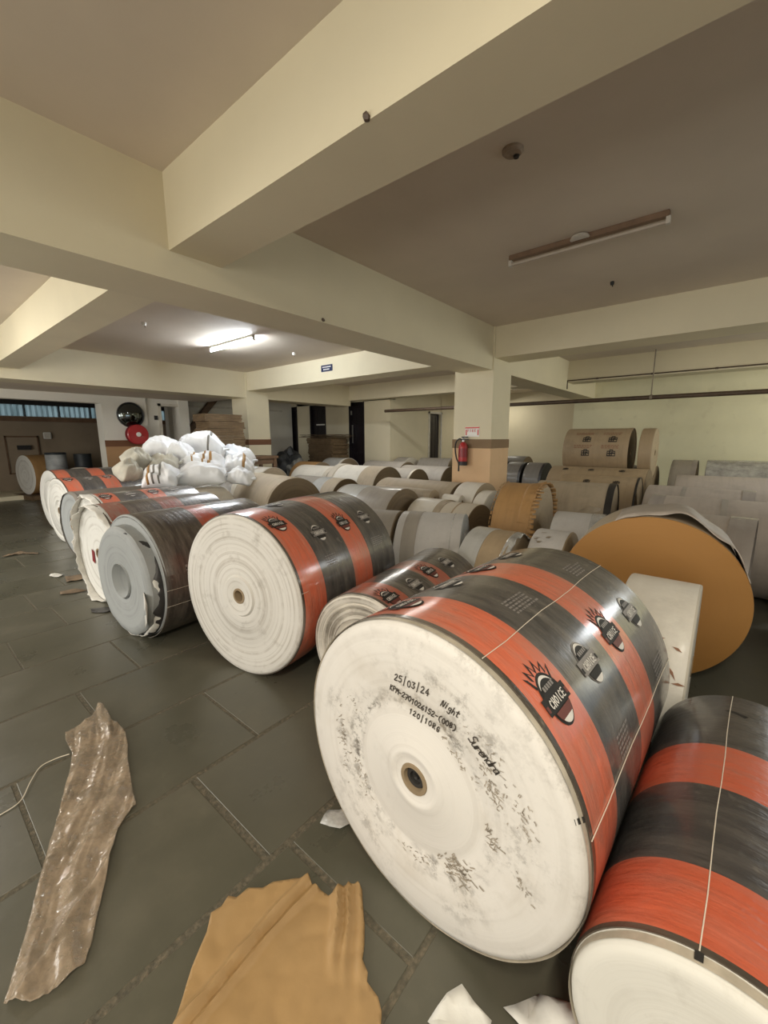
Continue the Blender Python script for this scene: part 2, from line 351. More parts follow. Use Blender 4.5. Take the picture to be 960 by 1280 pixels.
# ------------------------------------------------------------------ lettering drawn as strokes
GL = {
 '0': [[(.3, 1), (.08, .75), (.08, .25), (.3, 0), (.52, .25), (.52, .75), (.3, 1)]], '1': [[(.15, .8), (.32, 1), (.3, 0)]],
 '2': [[(.08, .8), (.3, 1), (.5, .78), (.35, .45), (.05, 0), (.55, .04)]], '3': [[(.08, .95), (.5, .95), (.25, .58), (.5, .35), (.3, 0), (.05, .12)]],
 '4': [[(.4, 1), (.05, .35), (.55, .38)], [(.42, .65), (.38, 0)]], '5': [[(.52, 1), (.15, 1), (.1, .58), (.42, .58), (.5, .25), (.3, 0), (.06, .08)]],
 '6': [[(.45, 1), (.12, .55), (.1, .2), (.3, 0), (.5, .2), (.4, .45), (.12, .35)]], '7': [[(.05, .98), (.55, 1), (.22, 0)], [(.15, .5), (.48, .52)]],
 '8': [[(.3, .52), (.1, .75), (.3, 1), (.5, .78), (.3, .52), (.08, .25), (.3, 0), (.52, .25), (.3, .52)]], '/': [[(.35, 1.25), (.2, -.25)]], '|': [[(.3, 1.3), (.24, -.35)]],
 '-': [[(.1, .45), (.5, .48)]], '(': [[(.5, 1.1), (.2, .8), (.18, .2), (.45, -.15)]], ')': [[(.1, 1.1), (.42, .8), (.42, .2), (.12, -.15)]],
 'K': [[(.1, 1), (.1, 0)], [(.5, 1), (.12, .45), (.52, 0)]], 'P': [[(.1, 0), (.1, 1), (.45, .95), (.5, .65), (.12, .5)]],
 'M': [[(.05, 0), (.12, 1), (.32, .45), (.52, 1), (.6, 0)]], 'N': [[(.1, 0), (.15, 1), (.45, .05), (.55, 1)]], 'R': [[(.1, 0), (.1, 1), (.45, .95), (.45, .6), (.12, .5), (.52, 0)]],
 'G': [[(.52, .85), (.3, 1), (.08, .6), (.15, .1), (.42, .02), (.5, .4), (.3, .4)]], 'i': [[(.3, .6), (.28, 0)], [(.32, .85), (.33, .9)]],
 'g': [[(.45, .55), (.2, .6), (.12, .25), (.4, .2), (.46, .6), (.42, -.35), (.12, -.3)]], 'h': [[(.15, 1.05), (.12, 0), (.2, .5), (.42, .5), (.45, 0)]], 't': [[(.3, .95), (.26, .1), (.45, .05)], [(.1, .65), (.5, .7)]],
 'S': [[(.55, .95), (.25, 1.05), (.1, .75), (.45, .45), (.4, .05), (.02, .1)]], 'u': [[(.1, .6), (.12, .05), (.4, .1), (.45, .6), (.48, 0)]], 'r': [[(.12, .6), (.12, 0), (.2, .5), (.45, .55)]],
 'e': [[(.1, .3), (.45, .35), (.35, .6), (.12, .4), (.18, .02), (.48, .1)]], 'n': [[(.1, .6), (.12, 0), (.2, .5), (.4, .5), (.45, 0)]], 'd': [[(.42, .5), (.15, .5), (.12, .08), (.42, .1), (.48, 1.05), (.48, 0)]], 'a': [[(.42, .55), (.15, .5), (.12, .08), (.4, .1), (.45, .55), (.5, 0)]],
 'C': [[(.52, .85), (.3, 1), (.08, .6), (.12, .15), (.32, 0), (.52, .15)]], 'H': [[(.1, 1), (.1, 0)], [(.5, 1), (.5, 0)], [(.1, .5), (.5, .5)]], 'O': [[(.3, 1), (.06, .7), (.06, .3), (.3, 0), (.54, .3), (.54, .7), (.3, 1)]],
 'I': [[(.3, 1), (.3, 0)]], 'E': [[(.52, 1), (.1, 1), (.1, 0), (.52, 0)], [(.1, .5), (.45, .5)]], 'F': [[(.52, 1), (.1, 1), (.1, 0)], [(.1, .5), (.45, .5)]], '.': [[(.25, .42), (.36, .45)]], ' ': []}
def ribbon(pl, w):
    V, F = [], []; P = [Vector((*p, 0)) for p in pl]; n = len(P)
    for i, p in enumerate(P):
        d = (P[min(i+1, n-1)]-P[max(i-1, 0)]); d = d.normalized() if d.length else Vector((1, 0, 0))
        a = Vector((-d.y, d.x, 0))*(w/2); e = d*(w/2)*(-1 if i == 0 else 1 if i == n-1 else 0)
        V += [tuple((p+a+e)[:2]), tuple((p-a+e)[:2])]
    for i in range(n-1): F.append((2*i, 2*i+1, 2*i+3, 2*i+2))
    return V, F
def lettering(s, u, v, h, w, rot=0.0, adv=0.72, jit=0.0, slant=0.0):
    out = []; c, sn = math.cos(rot), math.sin(rot); x = 0.0
    for ch in s:
        jy = random.uniform(-jit, jit)*h
        for st in GL[ch]:
            q = [((px+x+slant*py)*h, py*h+jy) for px, py in st]
            if len(q) > 2 and jit: q = [tuple(p[:2]) for p in bez([(a, b, 0) for a, b in q], 4)]
            out.append(ribbon([(u+c*a-sn*b, v+sn*a+c*b) for a, b in q], w))
        x += adv
    return out

# ------------------------------------------------------------------ printed emblem (crown of flames over an oval badge with a lettered band)
def ell(cx, cy, a, b, a0=0, a1=360, n=28):
    return [(cx+a*math.cos(R(a0+(a1-a0)*i/n)), cy+b*math.sin(R(a0+(a1-a0)*i/n))) for i in range(n+(0 if a1-a0 == 360 else 1))]
def emblem(on_black):
    S = 0.001; L = []
    if not on_black:
        crown = [(-52, 48), (-72, 96), (-44, 74), (-48, 112), (-22, 84), (-14, 128), (2, 88), (22, 122), (26, 82), (52, 104), (46, 68), (76, 84), (52, 44)]
        L.append((crown, 'ink_black')); L.append(([(x*0.80, 52+(y-52)*0.72) for x, y in crown], 'ink_flame'))
        L.append((ell(0, 0, 60, 80), 'ink_black')); a, b, c, d, e = 'ink_white', 'ink_black', 'ink_maroon', 'ink_white', 'ink_white'
    else:
        a, b, c, d, e = 'ink_white', 'ink_grey', 'ink_black', 'ink_white', 'ink_grey'
        L.append((ell(0, 0, 56, 76), 'ink_grey')); L.append((ell(0, 0, 52, 72), 'ink_black'))
    L.append((ell(0, 0, 50, 70, 35, 145), a)); L.append((ell(0, 8, 50, 52, 10, 170), b if not on_black else 'ink_black'))
    L.append(([(-76, -26), (76, -26), (76, 22), (-76, 22)], b)); L.append(([(-74, -16), (-62, -16), (-62, 2), (-74, 2)], c)); L.append(([(62, -16), (74, -16), (74, 2), (62, 2)], c))
    L.append((ell(0, -14, 50, 56, 195, 345), c)); L.append((ell(0, 0, 50, 72, 228, 312), d))
    return [([(x*S, y*S) for x, y in p], m) for p, m in L], ('ink_white' if not on_black else 'ink_white')
def cyl_map(s0, ph0, r):
    def f(u, v, k=0):
        ph = ph0-v/r; q = r+0.0012+0.0004*k
        return (s0+u, q*math.cos(ph), q*math.sin(ph))
    return f
_emb = {}
def add_emblem(parent, s0, ph_deg, r, on_black, sc_=0.86, name='printed_emblem'):
    key = on_black
    if key not in _emb:
        shapes, tc = emblem(on_black); g = []
        for k, (poly, m) in enumerate(shapes):
            v, f = tri_poly(poly, 0.022); g.append((v, f, m, k))
        for v, f in lettering('CHOICE', -0.050, -0.015, 0.023, 0.0046, adv=0.74): g.append((v, f, tc, len(shapes)))
        for dx in range(5): g.append(([(-.034+dx*.014, .030), (-.024+dx*.014, .030), (-.024+dx*.014, .044), (-.034+dx*.014, .044)], [(0, 1, 2, 3)], 'ink_grey', len(shapes)))
        _emb[key] = g
    f3 = cyl_map(s0, R(ph_deg), r); V, F, I = [], [], []; mats = []
    for v, f, m, k in _emb[key]:
        if m not in mats: mats.append(m)
        o = len(V); V += [f3(a*sc_, b*sc_, k) for a, b in v]; F += [tuple(i+o for i in q) for q in f]; I += [mats.index(m)]*len(f)
    return mesh(name, V, F, mats, parent, I, smooth=True)
def add_smallprint(parent, s0, ph_deg, r, rows=5, wid=0.14, mat='ink_grey'):
    f3 = cyl_map(s0, R(ph_deg), r); V, F = [], []
    for j in range(rows):
        x = -wid/2
        end = wid/2-random.uniform(0, 0.05)
        while x < end:
            l = random.uniform(0.008, 0.022); v0 = -j*0.014
            o = len(V); V += [f3(x, v0), f3(x+l, v0), f3(x+l, v0+0.007), f3(x, v0+0.007)]; F.append((o, o+1, o+2, o+3)); x += l+0.005
    o = mesh('small_print', V, F, mat, parent); o['kind'] = 'stuff'; return o
def add_string(parent, ph_deg, r, x0, x1):
    ph = R(ph_deg); P = []
    for i in range(9):
        x = x0+(x1-x0)*i/8; q = ph+0.006*math.sin(i*1.7); P.append((x, (r+0.002)*math.cos(q), (r+0.002)*math.sin(q)))
    return mesh('string', *tube(P, 0.0013, 6), 'string_white', parent)

# ------------------------------------------------------------------ paper roll builder
def roll(x, y, r, th, L, label, group, body_m, face_m, z=0.0, seg=56, off=0.0, edge=0.012, steps=None, rc=0.05, core='core_board', jag=0.0, bulge=None, lean=0.0):
    """near end at local x=0, axis along +x; returns the root and the axis height"""
    root = empty('paper_roll', (x, y, z), R(th))
    tag(root, label, 'paper roll', group)
    prof = [(off, rc)]
    for q in (steps or []): prof.append((off+q[1], q[0]*r))
    if not steps: prof.append((off, r*0.6))
    e = max(edge, abs(off))
    prof += [(off, r-e*0.95), (off+e*0.25, r-e*0.3), (off+e, r)]
    nb = 6; x0 = max(off+e, 0)
    for i in range(1, nb):
        s = x0+(L-edge-x0)*i/nb; prof.append((s, r*(1+(bulge(s/L) if bulge else 0))))
    rb = r*(1+(bulge(1) if bulge else 0))
    prof += [(L-edge, rb), (L-edge*0.3, rb-edge*0.3), (L, rb-edge), (L, r*0.6), (L, rc)]
    sd = random.uniform(0, 50)
    rf = (lambda a, b, ph: jag*nz(math.cos(ph)*3+sd, math.sin(ph)*3, a*2)) if jag else None
    nf = 3+(len(steps) if steps else 1)
    V, F = lathe(prof, seg, rf)
    idx = []
    for i in range(len(prof)-1):
        m = 1 if i < nf or i >= len(prof)-3 else 0
        idx += [m]*seg
    b = mesh('paper', V, F, [body_m, face_m], root, idx, loc=(0, 0, r), sharp=50)
    if core:
        ci, co = rc*0.72, rc*1.02
        xo = off-0.004
        Vc, Fc = lathe([(L-0.01, ci), (xo+0.003, ci), (xo, ci*1.05), (xo, co*0.97), (xo+0.004, co), (L+0.002, co), (L+0.002, ci)], 28)
        mesh('core', Vc, Fc, core, root, loc=(0, 0, r))
    return root, r
def sleeve(root, r, x0, x1, mat, lift=0.003, name='wrapper', seg=72, bulge=None, jag=0.0, n=10, lip=True):
    prof = []
    if lip: prof.append((x0, r-0.004))
    sd = random.uniform(0, 50)
    for i in range(n+1):
        s = x0+(x1-x0)*i/n; prof.append((s, (r+lift)*(1+(bulge(s) if bulge else 0))))
    if lip: prof.append((x1, r-0.004))
    rf = (lambda a, b, ph: jag*nz(math.cos(ph)*4+sd, math.sin(ph)*4, a*5)) if jag else None
    return mesh(name, *lathe(prof, seg, rf), mat, root, loc=(0, 0, r))
def collar(root, r, reach, mat, jagx=0.05, flare=0.03, seg=90, x_in=0.03, name='torn_edge', lift=0.004, a0=0, a1=360, inner=None):
    """torn wrapping that stands out past the near end"""
    V, F = [], []; sd = random.uniform(0, 99); rows = 6; full = a1-a0 >= 360; n = seg if full else seg+1
    for i in range(rows):
        t_ = i/(rows-1)
        for k in range(n):
            ph = R(a0+(a1-a0)*k/seg)
            tear = reach+jagx*(nz(math.cos(ph)*2.3+sd, math.sin(ph)*2.3)+0.6*nz(math.cos(ph)*9+sd, math.sin(ph)*9))
            fl = flare*(nz(math.cos(ph)*3+sd+9, math.sin(ph)*3)+0.5*nz(math.cos(ph)*8, math.sin(ph)*8+sd))
            base = r+lift if inner is None else inner+lift
            q = base+fl*t_*t_-(0.02*t_*t_)
            V.append((x_in-(tear+x_in)*t_, q*math.cos(ph), q*math.sin(ph)))
    for i in range(rows-1):
        for k in range(seg):
            l = (k+1) % n; F.append((i*n+k, i*n+l, (i+1)*n+l, (i+1)*n+k))
    o = mesh(name, V, F, mat, root, loc=(0, 0, r)); m = o.modifiers.new('thickness', 'SOLIDIFY'); m.thickness = 0.003
    return o

# ================================================================== SETTING
def st(o): o['kind'] = 'structure'; return o
floor = st(boxes('floor', [((-4, -5, -0.12), (14.3, 15.5, -0.0018))], 'joint_mortar'))
# kota stone slabs, one object each, in staggered courses; courses run along X
slab_mesh = {}
PITCH_Y, Y0 = 0.58, 1.12-0.58*2
random.seed(11)
for row in range(26):
    ya = Y0+row*PITCH_Y; yb = ya+PITCH_Y
    x = [0.69, 1.03, 0.55, 0.9, 0.4, 0.78][(row-2) % 6]-0.86*4
    n = 0
    while x < 2.60:
        xa, xb = max(x, -2.2), min(x+0.86, 2.62); x += 0.86; n += 1
        if xb-xa < 0.05: continue
        l = xb-xa; g = (0.008 if row < 5 else 0.004)+0.003*((row*7+n*3) % 3)*(1 if row < 5 else 0.4); key = (round(g, 4), round(l, 3))
        if key not in slab_mesh:
            V, F = boxg(g, g, -0.006, l-g, PITCH_Y-g, 0.0); me = bpy.data.meshes.new('slab'); me.from_pydata(V, [], F)
            bm = bmesh.new(); bm.from_mesh(me); bmesh.ops.bevel(bm, geom=[e for e in bm.edges if abs(e.verts[0].co.z) < 1e-6 and abs(e.verts[1].co.z) < 1e-6], offset=0.0025, segments=1, affect='EDGES'); bm.to_mesh(me); bm.free()
            me.materials.append(MAT['kota_stone']); slab_mesh[key] = me
        link('slab', slab_mesh[key], floor, (xa, ya, 0))
# stone beyond the slabs that can be told apart
YE = Y0+26*PITCH_Y
rest = boxes('slab_field', [((2.62, -5, -0.006), (14.3, 15.5, 0.0)), ((-4, -5, -0.006), (-2.2, 15.5, 0)), ((-2.2, -5, -0.006), (2.62, Y0, 0)), ((-2.2, YE, -0.006), (2.62, 15.5, 0))], 'kota_stone', floor)
rest['kind'] = 'stuff'

ceil = st(boxes('ceiling', [((-4, -5, 3.0), (14.3, 10.7, 3.2)), ((-4, 8.86, 2.44), (5.6, 10.7, 3.0)), ((-4, 10.7, 2.75), (9.5, 15.5, 3.2))], 'ceiling_paint'))
ZB, ZS = 2.43, 2.59
def beam(name, a, b, mat='cream_paint'): return st(box(name, a, b, mat))
beam('beam', (-4, 2.67, ZB), (11.2, 3.15, 3.0))            # main beam along the near bay
beam('beam', (-4, 8.80, ZB+.005), (9.05, 9.4, 3.0))         # far main beam
for x0, x1, xn in ((1.24, 1.57, 0), (5.61, 6.08, 0), (9.0, 9.4, 0)):
    beam('beam', (x0, -5, ZS), (x1, 2.67, 3.0)); beam('beam', (x0, 3.15, ZS), (x1, 8.8, 3.0))
beam('beam', (9.0, 9.4, ZS), (9.4, 10.7, 3.0))

def column(x0, y0, x1, y1, top, low='panel_peach', band=(1.35, 1.48), band_m='dado_brown'):
    c = st(box('column', (x0, y0, 0), (x1, y1, top), 'cream_paint'))
    e = 0.006
    box('lower_panel', (x0-e, y0-e, 0), (x1+e, y1+e, band[0]), low, c)
    box('dado_band', (x0-0.012, y0-0.012, band[0]), (x1+0.012, y1+0.012, band[1]), band_m, c)
    return c
column(5.58, 2.65, 6.18, 3.26, 3.0, band_m='dado_light')
column(5.57, 8.77, 6.17, 9.4, 3.0, 'cream_paint')
# left / back shells (behind the camera they only bound the room)
st(boxes('wall_left', [((-4.2, -5, 0), (-4, 15.5, 0.4)), ((-4.2, -5, 2.5), (-4, 15.5, 3.2)), ((-4.2, -5, 0.4), (-4, -2.2, 2.5)), ((-4.2, 4.2, 0.4), (-4, 4.7, 2.5)), ((-4.2, 9.4, 0.4), (-4, 15.5, 2.5))], 'cream_paint'))
st(boxes('wall_back', [((-4, -5.2, 0), (14.3, -5, 0.7)), ((-4, -5.2, 2.5), (14.3, -5, 3.2)), ((-4, -5.2, 0.7), (0.4, -5, 2.5)), ((5.6, -5.2, 0.7), (7, -5, 2.5)), ((10.2, -5.2, 0.7), (14.3, -5, 2.5))], 'cream_paint'))
# right yellow wall and the recess beyond it
wr = st(boxes('wall_right', [((11.2, -5, 0), (11.4, 3.12, 3.0))], 'yellow_wall_paint'))
st(boxes('wall_recess', [((11.4, 3.0, 0), (14.2, 3.12, 3.0)), ((14.1, 3.0, 0), (14.3, 7.6, 3.0))], 'cream_paint'))
# wall with three dark doors, facing the aisle, and its return face
X9 = 9.3
st(boxes('wall_front', [((X9, 7.5, 0), (X9+.25, 8.48, 3.0)), ((X9, 9.11, 0), (X9+.25, 10.16, 3.0)), ((X9, 10.93, 0), (X9+.25, 11.6, 3.0)), ((X9, 12.27, 0), (X9+.25, 15.5, 3.0)), ((X9, 7.5, 2.57), (X9+.25, 15.5, 3.0)),
   ((X9+.25, 7.5, 0), (11.31, 7.7, 3.0)), ((11.98, 7.5, 0), (14.3, 7.7, 3.0)), ((11.3, 7.5, 2.27), (12.0, 7.7, 3.0))], 'cream_paint'))
def door(name, a, b, rails, frame=None):
    d = st(box(name, a, b, 'door_dark'))
    for i, (p, q, m) in enumerate(rails): box('rail' if m == 'door_dark' else 'glint_bar', p, q, m, d)
    return d
for i, (ya, yb) in enumerate(((8.48, 9.11), (10.16, 10.93), (11.6, 12.27))):
    d = door('door_%d' % (i+1), (X9+.10, ya, 0), (X9+.15, yb, 2.57), [((X9+.07, ya+.04, z), (X9+.10, yb-.04, z+.08), 'door_dark') for z in (0.1, 1.0, 1.95, 2.45)])
    for k in range(3): box('plank', (X9+.085, ya+.06+k*(yb-ya-.12)/3+.01, 0.2), (X9+.10, ya+.06+(k+1)*(yb-ya-.12)/3-.01, 2.4), 'door_dark', d)
    for yy in (ya, yb-.04): box('jamb', (X9-.015, yy, 0), (X9+.10, yy+.04, 2.57), 'door_dark' if i else 'door_dark', d)
    if i == 1: box('cross_bar', (X9-.0, ya+.06, 1.92), (X9+.03, yb-.3, 1.96), 'sign_white', d)
    if i == 0:
        box('bolt', (X9+.0, yb-.10, 2.2), (X9+.03, yb-.06, 2.32), 'steel', d); box('handle', (X9+.0, yb-.14, 1.35), (X9+.03, yb-.11, 1.9), 'steel', d)
d = door('door_4', (11.31, 7.58, 0), (11.98, 7.62, 2.27), [])
for k in range(3): box('plank', (11.36+k*.2, 7.56, 0.1), (11.54+k*.2, 7.58, 2.2), 'door_dark', d)
st(box('trim_1', (11.25, 7.47, 0), (11.31, 7.5, 2.33), 'door_frame_white')); st(box('trim_2', (11.98, 7.47, 0), (12.04, 7.5, 2.33), 'door_frame_white')); st(box('trim_3', (11.25, 7.47, 2.27), (12.04, 7.5, 2.33), 'door_frame_white'))
# far-left wall: lintel, mirror pier, doorway, pier, stair wall
lw = st(boxes('wall_far', [((-4, 10.7, 2.27), (3.2, 10.95, 2.44)), ((3.2, 10.7, 0), (4.12, 11.1, 2.75)), ((4.12, 10.76, 0), (4.40, 11.0, 2.75)), ((4.40, 10.76, 2.34), (4.88, 11.0, 2.75)), ((4.88, 10.7, 0), (5.12, 11.1, 2.75)), ((5.12, 11.9, 0), (9.3, 12.1, 3.0))], 'white_wall_paint'))
box('dado_band', (3.19, 10.685, 1.33), (4.14, 10.7, 1.47), 'dado_brown', lw); box('lower_panel', (3.195, 10.69, 0), (4.13, 10.7, 1.33), 'dado_tan', lw)
box('dado_band', (4.13, 10.745, 1.33), (4.40, 10.76, 1.47), 'dado_brown', lw); box('lower_panel', (4.13, 10.75, 0), (4.40, 10.76, 1.33), 'dado_tan', lw)
st(box('trim_4', (4.40, 10.72, 0), (4.46, 10.98, 2.34), 'door_frame_white')); st(box('trim_5', (4.40, 10.72, 2.28), (4.88, 10.98, 2.34), 'door_frame_white'))
st(box('trim_6', (4.30, 10.73, 1.95), (4.37, 10.76, 2.05), 'black_rubber'))
# stair stringer against the stair wall
sv = [(5.3, 11.75, 1.45), (6.6, 11.75, 2.95), (6.6, 11.75, 2.70), (5.3, 11.75, 1.25)]
st(mesh('trim_7', sv+[(x, 11.88, z) for x, y, z in sv], [(0, 1, 2, 3), (7, 6, 5, 4), (0, 4, 5, 1), (1, 5, 6, 2), (2, 6, 7, 3), (3, 7, 4, 0)], 'wood_brown', smooth=False))
st(box('trim_8', (5.45, 11.87, 2.38), (8.9, 11.9, 2.44), 'door_frame_white'))
# back room seen through the wide opening
bw = st(boxes('wall_room_beyond', [((-4, 15.2, 0), (9.3, 15.4, 2.13)), ((-4, 15.2, 2.45), (9.3, 15.4, 3.2))], 'plaster_brown'))
st(box('trim_9', (-4, 15.1, 1.99), (9.3, 15.2, 2.10), 'wood_brown')); st(box('trim_10', (-4, 13.6, 0), (2.3, 15.2, 0.10), 'cream_paint'))
win = st(box('window_1', (-4, 15.10, 2.44), (9.3, 15.2, 2.58), 'black_rubber'))
for k in range(12):
    xa = -1.2+k*0.78; V, F = [], []
    for i in range(25):
        x = xa+0.76*i/24; yy = 15.28+0.018*math.sin(i*PI/2); V += [(x, yy, 2.12), (x, yy, 2.46)]
        if i: F.append((2*i-2, 2*i, 2*i+1, 2*i-1))
    mesh('pane', V, F, 'translucent_sheet', win)
    box('mullion', (xa-.02, 15.2, 2.12), (xa, 15.3, 2.46), 'black_rubber', win)

# ================================================================== FITTINGS
def tube_light(loc, label, lit, along_y=1.12):
    root = empty('tube_light', loc); tag(root, label, 'light', None)
    h = along_y/2
    box('batten', (-0.028, -h, -0.038), (0.028, h, 0.0), 'batten_white' if lit else 'batten_brown', root, bevel=0.004)
    mesh('tube', *tube([(0.0, -h+.02, -0.066), (0.0, h-.02, -0.066)], 0.013 if not lit else 0.018, 12), 'tube_lit' if lit else 'tube_off', root)
    for s in (-1, 1): box('lamp_holder', (-0.018, s*(h-.008)-.012, -0.082), (0.018, s*(h-.008)+.012, -0.036), 'batten_white', root)
    if not lit:
        V, F = lathe([(0.0, 0.001), (-0.012, 0.06), (-0.03, 0.07), (-0.034, 0.062), (-0.034, 0.001)], 24, axis='z'); mesh('mounting_cover', V, F, 'batten_white', root, loc=(-0.03, 0, 0))
    return root
tube_light((3.60, 1.045, 3.0), 'unlit tube light in a brown batten on the ceiling of the near bay', False)
tube_light((3.71, 6.18, 3.0), 'glowing tube light on the ceiling of the far bay', True, 1.25)
def disc_fitting(name, loc, r, h, mats, label, cat):
    root = empty(name, loc); tag(root, label, cat)
    mesh('base_plate', *lathe([(0, 0.001), (0, r), (-h*0.5, r), (-h, r*0.8), (-h, 0.001)], 24, axis='z'), mats[0], root)
    mesh('terminal', *lathe([(-h, 0.001), (-h, r*0.3), (-h*1.5, r*0.25), (-h*1.5, 0.001)], 12, axis='z'), mats[1], root, loc=(r*0.4, -r*0.2, 0))
    return root
disc_fitting('ceiling_rose', (2.35, 1.06, 3.0), 0.055, 0.022, ('fitting_tan', 'black_rubber'), 'round tan ceiling rose with a dark terminal near the big beam', 'ceiling fitting')
disc_fitting('ceiling_sensor', (2.42, 6.09, 3.0), 0.03, 0.04, ('sign_white', 'fitting_tan'), 'small white ceiling sensor left of the glowing tube light', 'sensor')
disc_fitting('ceiling_sensor', (4.92, 6.17, 3.0), 0.03, 0.04, ('sign_white', 'fitting_tan'), 'small white ceiling sensor right of the glowing tube light', 'sensor')
disc_fitting('ceiling_hook', (4.79, 1.07, 3.0), 0.018, 0.03, ('black_rubber', 'black_rubber'), 'tiny dark hook in the ceiling beyond the unlit tube light', 'hook')
def clump(name, loc, label):
    bm = bmesh.new(); bmesh.ops.create_icosphere(bm, subdivisions=2, radius=0.014)
    for v in bm.verts: v.co *= 1+0.6*nz(*v.co, s=60) if False else 1+0.5*noise.noise(v.co*70)
    me = bpy.data.meshes.new(name); bm.to_mesh(me); bm.free(); me.materials.append(MAT['pipe_brown'])
    tag(link(name, me, None, loc), label, 'nest')
clump('wasp_nest', (2.44, 2.665, 2.45), 'little brown clump stuck to the lower edge of the long main beam')
clump('wasp_nest', (1.235, 1.10, 2.60), 'little brown clump stuck to the lower edge of the cross beam overhead')
# pipe under the far right beams
root = empty('pipe_run', (8.72, 2.0, 2.19)); tag(root, 'dark brown horizontal pipe hung below the right-hand beams', 'pipe')
mesh('pipe', *tube([(0, -6.5, -0.015), (0, 0, 0), (0, 5.2, 0.02)], 0.038, 14), 'pipe_brown', root)
for yy in (-0.83, -4.0, 2.6):
    mesh('hanger', *tube([(0.0, yy, 0.0), (0.0, yy, 0.80)], 0.010, 8), 'conduit_grey', root)
    mesh('clamp', *lathe([(-.02, .039), (-.02, .046), (.02, .046), (.02, .039)], 16), 'conduit_grey', root, loc=(0, yy, 0), rot=(0, 0, PI/2))
root = empty('conduit', (8.97, 2.6, 2.62)); tag(root, 'thin rusty conduit along the lower edge of the second right-hand beam', 'conduit')
mesh('tube', *tube(bez([(0, 0.06, -0.16), (0, 0.06, -0.02), (0, 0.0, 0.0), (0, -2, 0.0), (0, -6, 0.0)], 6), 0.011, 8), 'pipe_brown', root)
for k in range(4): box('clip', (-.016, -0.5-k*0.9, -.014), (.03, -0.46-k*0.9, .014), 'pipe_brown', root)
# blue plate on the far cross beam
root = empty('sign_plate', (5.61, 6.06, 2.81)); tag(root, 'small dark blue sign plate with two white lines on the far beam', 'sign')
box('plate', (-.012, -.155, -.06), (0, .155, .06), 'sign_blue', root, bevel=.004)
for j, hw in ((0.022, .115), (-.022, .075)):
    L = []; yq = -hw
    while yq < hw: q = random.uniform(.012, .03); L.append(((-.014, yq, j-.011), (-.0118, yq+q, j+.011))); yq += q+.008
    o = boxes('line_of_print', L, 'sign_white', root)
# fire extinguisher and its notice on the near column
ex = empty('fire_extinguisher', (5.49, 3.04, 1.10)); tag(ex, 'red fire extinguisher with a black hose hung on the near column', 'fire extinguisher')
mesh('cylinder', *lathe([(0.03, .001), (0.03, .062), (.05, .066), (.27, .066), (.31, .055), (.335, .03), (.345, .02), (.345, .001)], 32, axis='z'), 'red_enamel', ex)
mesh('base_skirt', *lathe([(0, .060), (0, .069), (.055, .069), (.06, .064)], 32, axis='z'), 'black_rubber', ex)
mesh('label_panel', *lathe([(.12, .0668), (.25, .0668)], 40, axis='z'), 'red_dark', ex)
mesh('valve', *lathe([(.345, .001), (.345, .022), (.375, .024), (.40, .016), (.42, .012), (.42, .001)], 16, axis='z'), 'steel', ex)
box('squeeze_handle', (-.03, -.085, .405), (-.005, .02, .42), 'black_rubber', ex, bevel=.003); box('carry_handle', (-.03, -.095, .372), (-.005, .015, .386), 'black_rubber', ex, bevel=.003)
mesh('hose', *tube(bez([(-.02, .02, .375), (-.02, .06, .385), (-.015, .115, .33), (-.01, .125, .22), (-.01, .10, .10), (-.01, .065, .03), (-.01, .06, -.04)], 8), .011, 10), 'black_rubber', ex)
mesh('nozzle', *lathe([(-.06, .009), (-.06, .013), (0.0, .011)], 12, axis='z'), 'black_rubber', ex, loc=(-.01, .06, -.03))
box('wall_bracket', (.0, -.03, .18), (.095, .03, .30), 'black_rubber', ex)
nt = empty('notice_plate', (5.58, 2.945, 1.585)); tag(nt, 'white notice plate with red lettering above the fire extinguisher', 'notice')
box('plate', (-.008, -.115, -.068), (0, .115, .075), 'sign_white', nt)
box('red_header', (-.0095, -.115, .052), (-.008, .115, .072), 'sign_red', nt)
ps = []
for v, f in lettering('FIRE', -.075, .004, .034, .008, adv=1.1): ps.append(([(-.0096, -a, b) for a, b in v], f))
V, F, I = merge(ps); mesh('lettering', V, F, 'sign_red', nt)['kind'] = 'stuff'
for s in (-1, 1): box('print_block', (-.0095, s*.095-.01, -.045), (-.008, s*.095+.01, .035), 'sign_red', nt)
# convex mirror and hose reel on the far pier
mi = empty('convex_mirror', (3.76, 10.69, 2.04)); tag(mi, 'round convex mirror with a black rim on the far pier', 'mirror')
def facing(prof, seg=40): # lathe about -Y
    V, F = lathe(prof, seg); return [(v[1], -v[0], v[2]) for v in V], F
mesh('mirror_face', *facing([(0.11, .001), (0.105, .08), (.088, .16), (.06, .22), (.03, .255)]), 'mirror_glass', mi)
mesh('rim', *facing([(0.0, .25), (.0, .285), (.03, .285), (.045, .27), (.03, .25)]), 'black_rubber', mi); mesh('backing', *facing([(0.0, .001), (0.0, .25), (.02, .25)]), 'black_rubber', mi)
hr = empty('hose_reel', (3.82, 10.68, 1.60)); tag(hr, 'red fire hose reel below the round mirror on the far pier', 'hose reel')
mesh('drum_plate', *facing([(.18, .05), (.18, .21), (.165, .225), (.15, .21), (.15, .05)]), 'red_enamel', hr); mesh('back_plate', *facing([(.02, .001), (.02, .225), (.04, .225), (.04, .05)]), 'red_dark', hr)
mesh('hose', *facing([(.04, .06), (.04, .2), (.07, .215), (.10, .2), (.13, .215), (.15, .2), (.15, .06)]), 'red_dark', hr); mesh('hub', *facing([(0, .001), (0, .05), (.20, .05), (.205, .001)]), 'sign_white', hr)
